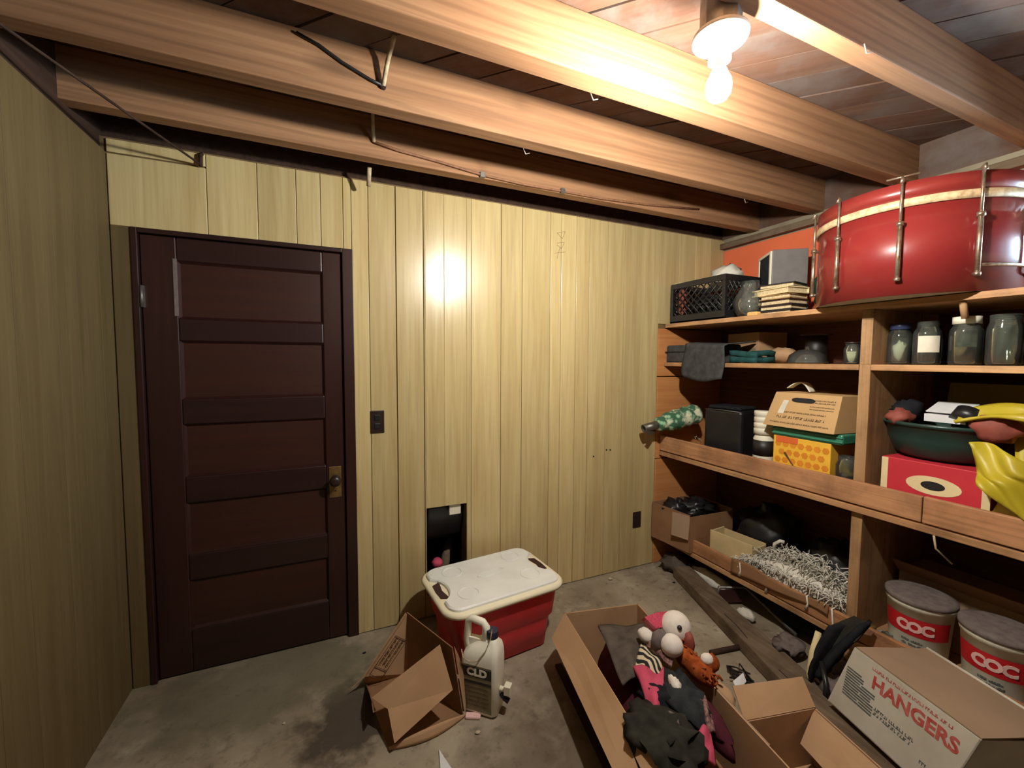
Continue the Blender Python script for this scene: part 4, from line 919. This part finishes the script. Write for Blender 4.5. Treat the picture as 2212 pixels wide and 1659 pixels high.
G().slab(q4(A+lift-en*.003, B_+lift-en*.003, B_+back*.99+lift+V(0, 0, .012), A+back*.99+lift+V(0, 0, .012)), .004).build('top_flap', m['cardboard_grey'], t)
G().tube([A+back+V(0, 0, .018), B_+back+V(0, 0, .018)], .006, 6).build('flap_fold', m['carton_white'], t)
Mh = frame((A+B_+C_+D_)/4 + en*.0004, ey, z=en)
lettering('HANGERS', .062, Mh @ Matrix.Translation((.045, .060, 0)), m['ink_red'], t, bold=.002, sx=.92)
print_line(Mh @ Matrix.Translation((.03, .105, 0)), .24, .010, 'ink_red', t, 5)
g = G()
for i in range(11):                                             # striped two-letter emblem
    y = .045-.010*i
    g.b2((-.172, y, 0), (-.118+(.010 if i % 3 else 0), y+.0055, .0006), Mh @ Matrix.Translation((0, -.0, 0)))
    if i > 2: g.b2((-.112, y, 0), (-.064-(.012 if i in (5, 6) else 0), y+.0055, .0006), Mh)
g.build('striped_emblem', m['ink_grey'], t, fix=False)
for i, (x_, y_, w_) in enumerate(((.005, -.020, .13), (.0, -.036, .12), (.135, -.062, .09), (.14, -.080, .085))): print_line(Mh @ Matrix.Translation((x_, y_, 0)), w_, .011, 'ink_grey', t, 30+i)

# ------------------------------------------------------------------ red tote with white lid
TM = TR(.715, 1.885, 0, 6); HT = .335
def rr_pts(hx, hy, r_, n=6, z=0):
    out = []
    for cx, cy, a0 in ((hx-r_, hy-r_, 0), (-hx+r_, hy-r_, 90), (-hx+r_, -hy+r_, 180), (hx-r_, -hy+r_, 270)):
        for i in range(n+1): a = R(a0+90*i/n); out.append(V(cx+r_*math.cos(a), cy+r_*math.sin(a), z))
    return out
def rings(g, rs, M, smooth=True, cap0=True, cap1=True):
    n = len(rs[0]); vs = [p_ for r_ in rs for p_ in r_]; fs_ = []
    for j in range(len(rs)-1): fs_ += [(j*n+i, j*n+(i+1) % n, (j+1)*n+(i+1) % n, (j+1)*n+i) for i in range(n)]
    if cap0: fs_.append(tuple(range(n))[::-1])
    if cap1: fs_.append(tuple(range((len(rs)-1)*n, len(rs)*n)))
    g.add(vs, fs_, M, smooth); return g
t = thing('storage_tote', (.715, 1.885, 0), 'red plastic storage tote with a white lid by the panelled wall', 'tote')
g = G(); rings(g, [rr_pts(.205, .135, .03, z=.002), rr_pts(.235, .155, .04, z=.010), rr_pts(.245, .165, .04, z=.12), rr_pts(.250, .170, .04, z=.155), rr_pts(.262, .180, .04, z=.170), rr_pts(.278, .195, .05, z=HT-.04), rr_pts(.280, .197, .05, z=HT-.025)], TM); g.build('tote_body', m['tote_red'], t)
g = G(); rings(g, [rr_pts(.285, .20, .06, z=HT-.028), rr_pts(.312, .222, .09, z=HT-.026), rr_pts(.318, .226, .095, z=HT-.012), rr_pts(.308, .216, .09, z=HT-.002), rr_pts(.275, .200, .06, z=HT-.002)], TM, cap1=True); rim = g.build('lid_rim', m['tote_rim'], t)
# lid plate with a notch at each end for the handle openings
def lid_outline(z, s_=0):
    pts = []; hx, hy, r_ = .288-s_, .198-s_, .055
    base = rr_pts(hx, hy, r_, 6)
    out = []
    for i, p_ in enumerate(base):
        out.append(V(p_.x, p_.y, z))
        if i == 6: pass
        if i == 13: # left side, going down
            for a in range(0, 9): u = a/8; out.append(V(-hx+.052*math.sin(math.pi*u)**.6, (.105-.21*u), z))
        if i == 27:
            for a in range(0, 9): u = a/8; out.append(V(hx-.052*math.sin(math.pi*u)**.6, (-.105+.21*u), z))
    return out
g = G(); rings(g, [lid_outline(HT-.003), lid_outline(HT+.008), lid_outline(HT+.014, .006)], TM, smooth=False); lid = g.build('lid', m['tote_lid'], t)
for sx in (-1, 1): 
    g = G(); g.prism([(sx*(.262-.012*abs(y_)/.08), y_, HT-.0015) for y_ in (-.08, -.05, 0, .05, .08)] + [(sx*.290, .06, HT-.0015), (sx*.294, 0, HT-.0015), (sx*.290, -.06, HT-.0015)], (0, 0, .0015), TM); g.build('handle_opening_shade', m['book_maroon'], t, label='dark plate for the shaded red inside the handle opening')  # dark maroon plate imitates the shade inside the opening
for x_, y_ in ((-.17, -.10), (-.17, .11), (.17, -.09), (.17, .12)):
    g = G(); g.tube([(x_+.048*math.cos(R(a)), y_+.048*math.sin(R(a)), HT+.0145) for a in range(0, 360, 15)], .0035, 6, TM, True); g.build('cup_ring', m['tote_lid'], t)
g = G(); g.tube([(-.05+.0*i, .03, HT+.0145) for i in (0,)] + [(.05, .045, HT+.0145), (.075, .02, HT+.0145), (.05, .0, HT+.0145), (-.05, -.012, HT+.0145), (-.075, .01, HT+.0145)], .003, 6, TM, True); g.build('oval_ridge', m['tote_lid'], t)

# ------------------------------------------------------------------ white jug
JM = TR(.545, 1.535, .001, -42, 0, 0)                            # local x: wide side, local -y faces the viewer
t = thing('white_jug', (.545, 1.535, 0), 'white plastic jug with a blue cap and spigot beside the tote', 'jug')
def rect_ring(hx, hy, r_, z, dx=0): return [p_+V(dx, 0, 0) for p_ in rr_pts(hx, hy, r_, 4, z)]
g = G(); rings(g, [rect_ring(.070, .048, .02, 0), rect_ring(.078, .056, .022, .010), rect_ring(.078, .056, .022, .215), rect_ring(.072, .052, .022, .245, .005), rect_ring(.052, .042, .02, .270, .022), rect_ring(.026, .026, .02, .288, .038), rect_ring(.022, .022, .018, .300, .040)], JM); g.build('jug_body', m['jug'], t)
g = G(); hp = [V(-.058, 0, .21), V(-.070, 0, .27), V(-.066, 0, .345), V(-.050, 0, .360), V(.0, 0, .352), V(.012, 0, .335), V(.018, 0, .275)]
g.tube(hp, [.020, .017, .014, .015, .015, .016, .022], 10, JM); g.b2((-.064, -.012, .24), (.0, .012, .285), JM); g.build('handle', m['jug'], t)
g = G(); g.cyl((.040, 0, .300), .024, .030, 20, JM); g.build('cap', m['navy'], t, bevel=.002)
g = G(); g.b2((-.072, -.0572, .018), (.058, -.0564, .205), JM); lb_ = g.build('label', m['jug_label'], t)
g = G(); g.b2((-.072, -.0580, .158), (.058, -.0574, .198), JM); g.b2((-.072, -.0580, .132), (.058, -.0574, .142), JM); g.build('dark_band', m['book_dark'], lb_)
ML = JM @ frame((0, -.0584, .178), (1, 0, 0), (0, 0, 1))
lettering('CLD', .040, ML @ Matrix.Translation((-.004, 0, 0)), m['jug'], lb_, bold=.002, sx=1.1)
for i in range(5): print_line(JM @ frame((-.007, -.0576, .115-.018*i), (1, 0, 0), (0, 0, 1)), .11, .005, 'ink_brown', lb_, 60+i)
g = G(); g.tube([(.076, -.01, .10), (.105, -.012, .10)], .010, 10, JM); g.b2((.098, -.028, .088), (.125, .004, .125), JM); g.build('spigot', m['white_plastic'], t, bevel=.002)
g = G(); g.tube([(.085, -.014, .085), (.10, -.016, .070), (.118, -.018, .062)], .011, 8, JM); g.build('spigot_nozzle', m['navy'], t)
g = G(); g.tube([(.045, -.024, .335), (.048, -.026, .35), (.044, -.030, .31), (.030, -.050, .27), (.0, -.062, .23), (-.035, -.064, .222), (-.062, -.062, .232), (-.074, -.05, .255)], .0022, 6, JM); g.build('tether_cord', m['cord_white'], t)
G().b2((-.03, -.015, 0), (.03, .012, .012), TR(PZ(1022, 1549, 0).x, PZ(1022, 1549, 0).y, .0005, -26)).build('pink_scrap', m['pail_pink'], bevel=.004, label='pinkish plastic scrap at the foot of the jug', cat='scrap')

# ------------------------------------------------------------------ collapsed open carton on the floor
B = PZ(880, 1322, .29); B0 = V(B.x, B.y, .001); L0 = PZ(790, 1478, .001); L1 = PZ(786, 1462, .075)
E1 = PZ(978, 1398, .265); R0 = PZ(1003, 1550, .001); F0 = PZ(840, 1622, .001)
t = thing('open_carton', ((L0.x+R0.x)/2, (L0.y+F0.y)/2, 0), 'empty brown carton lying open on its side before the tote', 'carton')
def card(pts, nm='panel', mt='cardboard', tk=.004, lb=None, par=None): return G().slab([Vector(p_) for p_ in pts], tk).build(nm, m[mt], par or t, label=lb)
lp = card([B, L1, L0, B0], 'side_panel')
card([B, B0, V(R0.x, R0.y+.01, .001), V(E1.x, E1.y, E1.z)], 'side_panel', 'cardboard_dark')
card([L0, B0, R0, F0], 'base_panel', 'cardboard_dark')
card([PZ(950, 1392, .275), PZ(978, 1490, .15), PZ(852, 1606, .045), PZ(838, 1532, .10), PZ(803, 1507, .11)], 'flap')
card([R0+V(.004, 0, 0), E1+V(.006, 0, 0), PZ(1000, 1440, .19), PZ(1006, 1520, .05)], 'flap')
g = G(); e = [F0.lerp(R0, u)+V(.0, -.035*math.sin(math.pi*u), .002+.0*u) for u in (0, .25, .5, .75, 1)]
g.sheet(lambda u, v: F0.lerp(R0, u)+V(0, -.03*math.sin(math.pi*u)*(1-.5*v), .003+.035*v*math.sin(math.pi*(u*.8+.1))), 10, 3, .004); g.build('front_flap', m['cardboard'], t)
card([L0+V(0, 0, .002), PZ(800, 1503, .09), PZ(806, 1540, .09), F0.lerp(L0, .55)+V(0, 0, .002)], 'flap', 'cardboard_dark')
ol = V(-.07, .01, -.02)
card([B+V(-.008, 0, .0), L1+V(-.004, 0, 0), L1+ol+V(.02, 0, -.02), B+ol+V(.03, 0, -.13)], 'outer_flap', 'cardboard')
# printed mark inside the left panel
nl = (L1-B).cross(B0-B).normalized()
if nl.x < 0: nl = -nl
dl = (L1-B).normalized()
Mc = frame(B.lerp(L1, .45)+V(0, 0, -.075)+nl*.0048, dl, z=nl)
g = G()
for a_, b_ in (((-.085, .03), (.085, .03)), ((.085, .03), (.085, -.035)), ((.085, -.035), (-.085, -.035)), ((-.085, -.035), (-.085, .03)), ((.05, .03), (.05, -.035))): g.tube([Mc @ V(*a_, 0), Mc @ V(*b_, 0)], .0013, 4)
g.build('printed_frame', m['ink_brown'], lp)
for i in range(3): print_line(Mc @ Matrix.Translation((-.02, .015-.018*i, 0)), .12, .011, 'ink_brown', lp, 80+i)

# ------------------------------------------------------------------ carton of toys and clothes
t = thing('toy_carton', (1.13, 1.25, 0), 'open brown carton full of clothes and plush toys', 'carton')
c = [V(.965, 1.600, 0), V(1.330, 1.525, 0), V(1.180, .660, 0), V(.815, .720, 0)]; zr = .250
for a, b, mt in ((0, 1, 'cardboard'), (1, 2, 'cardboard'), (2, 3, 'cardboard'), (3, 0, 'carton_print')): wall(c[a], c[b], .001, zr).build('side_panel', m[mt], t)
G().slab([k+V(0, 0, .001) for k in c], .004).build('base_panel', m['cardboard_dark'], t)
up3 = V(0, 0, zr)
G().slab([c[0]+up3+V(.0, -.005, .004), c[3]+up3+V(0, .005, .004), c[3]+V(-.10, .015, zr-.075), c[0]+V(-.085, -.035, zr-.075)], .004).build('flap', m['cardboard'], t)
G().slab([c[1]+up3, c[1].lerp(c[2], .86)+up3, c[1].lerp(c[2], .84)+V(.06, 0, zr-.08), c[1]+V(.07, -.02, zr-.08)], .004).build('flap', m['cardboard_grey'], t)
a, b = c[0].lerp(c[3], .02), c[0].lerp(c[3], .16)
G().slab([a+V(-.006, 0, .06), b+V(-.006, 0, .035), b+V(-.006, 0, .15), a+V(-.006, 0, .15)], .001).build('black_print', m['ink_black'], t)
a, b = c[0].lerp(c[3], .0), c[0].lerp(c[3], .95)
G().b2((0, -.03, 0), (.80, .0, .012), frame(c[0]+V(-.012, .0, .0), (c[3]-c[0]), z=(0, 0, 1))).build('base_strip', m['dark_wood'], t)
def lump(nm, p_, rad, mt, lb, ct, seed, nse=.35, rot=0, fr=6, par=None):
    g = G(); g.ball((0, 0, 0), rad, TR(p_[0], p_[1], p_[2], rot), nz=14, n=22, nse=nse, seed=seed, fr=fr)
    return g.build(nm, m[mt], par, label=lb if not par else None, cat=ct if not par else None)
def fold(nm, px4, zs, mt, lb, ct, amp=.018, fq=7, tk=.008, sag=.02):
    P_ = [PZ(*p_, z) for p_, z in zip(px4, zs)]
    def fn(u, v):
        q_ = (P_[0]*(1-u)+P_[1]*u)*(1-v)+(P_[3]*(1-u)+P_[2]*u)*v
        return q_+V(0, 0, amp*math.sin(fq*u+2*v)*math.sin(fq*.7*v+u)+sag*math.sin(math.pi*u)*math.sin(math.pi*v))
    return G().sheet(fn, 16, 16, tk).build(nm, m[mt], label=lb, cat=ct)
fold('grey_blanket', ((1292, 1352), (1392, 1352), (1398, 1450), (1345, 1478)), (.255, .225, .262, .245), 'rag', 'grey blanket in the back left corner of the toy carton', 'blanket', .010, 8, .012)
lump('maroon_blanket', (1.08, 1.22, .10), (.12, .26, .098), 'cloth_maroon', 'dark maroon blanket filling the toy carton under the toys', 'blanket', 71, .15, -10)
# plush dog: head, muzzle, pink cap, ears
q = PZ(1459, 1356, .335)
t2 = thing('plush_dog', tuple(q-V(0, 0, .06)), 'white plush dog head with a pink cap in the toy carton', 'plush toy')
e1 = (CAM-q).normalized(); hr = .062
lump('head', q, (hr, hr*.95, hr*1.05), 'plush_white', 0, 0, 1, 0, par=t2)
qm = PZ(1451, 1394, .335)
G().ball(qm, (.042, .042, .040), nz=12).build('muzzle', m['plush_white'], t2)
d_ = ray(1468, 1356).normalized(); G().ball(CAM+d_*((q-CAM).length-.060), .0095).build('eye', m['eye'], t2)
G().slab([PZ(1392, 1333, .375), PZ(1420, 1322, .385), PZ(1455, 1320, .38), PZ(1440, 1352, .35), PZ(1418, 1358, .345)], .035).build('cap', m['sequin_pink'], t2)
G().ball(PZ(1425, 1385, .33), (.035, .03, .045), nse=.2).build('ear', m['plush_grey'], t2); G().ball(PZ(1487, 1390, .31), (.02, .025, .045), nse=.2, seed=2).build('ear', m['food_red'], t2)
G().ball(PZ(1395, 1372, .30), (.03, .035, .028), nse=.15, seed=4).build('paw', m['plush_white'], t2)
# plush tiger: shaggy orange body, head knob
q = PZ(1495, 1425, .285)
t2 = thing('plush_tiger', tuple(q-V(0, 0, .05)), 'orange shaggy plush animal leaning over the carton edge', 'plush toy')
a, b = PZ(1458, 1398, .295), PZ(1545, 1480, .255)
g = G(); g.tube([a.lerp(b, i/10) for i in range(11)], [.012, .026, .034, .038, .034, .036, .040, .038, .034, .026, .010], 14); g.build('body', m['plush_orange'], t2)
G().ball(PZ(1532, 1432, .29), (.036, .034, .032), nse=.15).build('head', m['plush_orange'], t2); G().ball(PZ(1527, 1424, .31), (.024, .022, .020), nse=.1).build('face_patch', m['plush_white'], t2)
g = G(); rr = random.Random(5)
for i in range(70):
    u = rr.random(); c_ = a.lerp(b, u)+V(rr.uniform(-.03, .03), rr.uniform(-.03, .03), rr.uniform(.005, .035)); g.tube([c_, c_+V(rr.uniform(-.02, .02), rr.uniform(-.025, .01), rr.uniform(-.02, .012))], .004, 4)
g.build('shaggy_fur', m['plush_orange'], t2, kind='stuff')
G().ball(PZ(1558, 1505, .20), (.03, .055, .045), nse=.15, seed=6).build('leg', m['cardboard'], t2)
fold('zebra_cloth', ((1385, 1392), (1425, 1420), (1435, 1460), (1370, 1450)), (.28, .285, .27, .265), 'zebra', 'zebra-striped cloth in the toy carton', 'cloth', .008)
fold('lace_trim', ((1405, 1385), (1455, 1425), (1450, 1440), (1398, 1395)), (.30, .295, .29, .295), 'lace', 'sparkly pink lace strip over the zebra cloth', 'trim', .006)
fold('pink_shirt', ((1368, 1440), (1435, 1440), (1430, 1535), (1405, 1540)), (.272, .28, .25, .24), 'cloth_pink', 'bright pink shirt spread over the left edge of the toy carton', 'shirt', .014, 6)
lump('navy_shirt', (PZ(1420, 1505, .24)), (.05, .075, .04), 'cloth_dark', 'navy-black shirt under the grey clothes', 'shirt', 74)
lump('charcoal_jacket', (PZ(1470, 1510, .24)), (.075, .12, .055), 'cloth_charcoal', 'charcoal jacket heaped in the middle of the toy carton', 'jacket', 75, .55, -15, 8)
lump('charcoal_trousers', (PZ(1430, 1595, .235)), (.11, .12, .05), 'cloth_olive', 'olive-grey trousers at the near end of the toy carton', 'trousers', 76, .5, 20, 8)
lump('white_sock', (PZ(1457, 1475, .285)), (.018, .035, .018), 'plush_white', 'white sock on the charcoal jacket', 'sock', 77, .2, -20)
lump('grey_sock', (PZ(1453, 1555, .265)), (.022, .028, .015), 'plush_grey', 'pale grey sock between jacket and trousers', 'sock', 78, .2)
lump('maroon_sweater', (PZ(1520, 1545, .20)), (.040, .14, .05), 'cloth_maroon', 'dark maroon sweater along the right side of the carton', 'sweater', 79, .3, -12)
fold('sequin_scarf', ((1505, 1500), (1522, 1505), (1545, 1580), (1528, 1585)), (.265, .26, .235, .235), 'lace', 'glittery scarf strip along the maroon sweater', 'scarf', .006, 9)
fold('pink_leggings', ((1515, 1565), (1535, 1580), (1545, 1650), (1495, 1650)), (.25, .24, .215, .22), 'cloth_pink', 'pink leggings at the near right of the toy carton', 'leggings', .012, 5)

# ------------------------------------------------------------------ carton at the near right
t = thing('near_carton', (1.38, .70, 0), 'open brown carton on the floor at the bottom edge of the view', 'carton')
c = [V(1.255, .905, 0), V(1.535, .845, 0), V(1.455, .470, 0), V(1.185, .520, 0)]; zr = .205
for a, b, mt in ((0, 1, 'cardboard'), (1, 2, 'cardboard'), (2, 3, 'cardboard'), (3, 0, 'cardboard_dark')): wall(c[a], c[b], .001, zr).build('side_panel', m[mt], t)  # left wall in darker cardboard, its shadow put into the colour
G().slab([k+V(0, 0, .001) for k in c], .004).build('base_panel', m['cardboard'], t)
up3 = V(0, 0, zr)
G().slab([c[0]+up3, c[1]+up3, c[1]+up3+V(.03, .065, .055), c[0]+up3+V(.035, .075, .055)], .004).build('flap', m['cardboard'], t)
G().slab([c[1]+up3, c[2]+up3, c[2]+up3+V(-.10, .03, -.09), c[1]+up3+V(-.09, -.01, -.09)], .004).build('flap', m['cardboard'], t)
q = c[0]+up3+V(.06, .078, .058)
G().slab([q+V(-.02, -.02, -.012), q+V(.05, .0, -.012), q+V(.058, .02, .004), q+V(-.012, .006, .004)], .003).build('white_tape', m['paper'], t)

# ------------------------------------------------------------------ litter on the floor
q = PZ(952, 1640, .002)
G().slab([q+V(-.012, -.05, 0), q+V(.03, -.06, .0), q+V(.002, .035, .004)], .0015).build('paper_scrap', m['paper'], label='pointed white paper scrap on the floor at the bottom edge', cat='paper')
for i, (x, y, s_, lb) in enumerate(((1032, 1582, .010, 'pale crumb on the floor below the jug'), (1440, 1297, .008, 'white crumb beyond the toy carton'), (613, 1562, .007, 'white crumb in the dark floor stain'), (1318, 1250, .016, 'torn pale scrap at the foot of the panelling'), (1228, 1448, .006, 'tiny white crumb left of the toy carton'), (787, 1410, .008, 'dark pebble near the door corner'), (1456, 1258, .009, 'dark pebble left of the beam end'))):
    q = PZ(x, y, s_*.4); G().ball(q, (s_, s_*.8, s_*.4), nse=.5, seed=90+i, nz=6, n=8).build('floor_crumb' if i not in (5, 6) else 'pebble', m['debris' if i not in (5, 6) else 'cloth_dark'], label=lb, cat='crumb' if i not in (5, 6) else 'pebble')
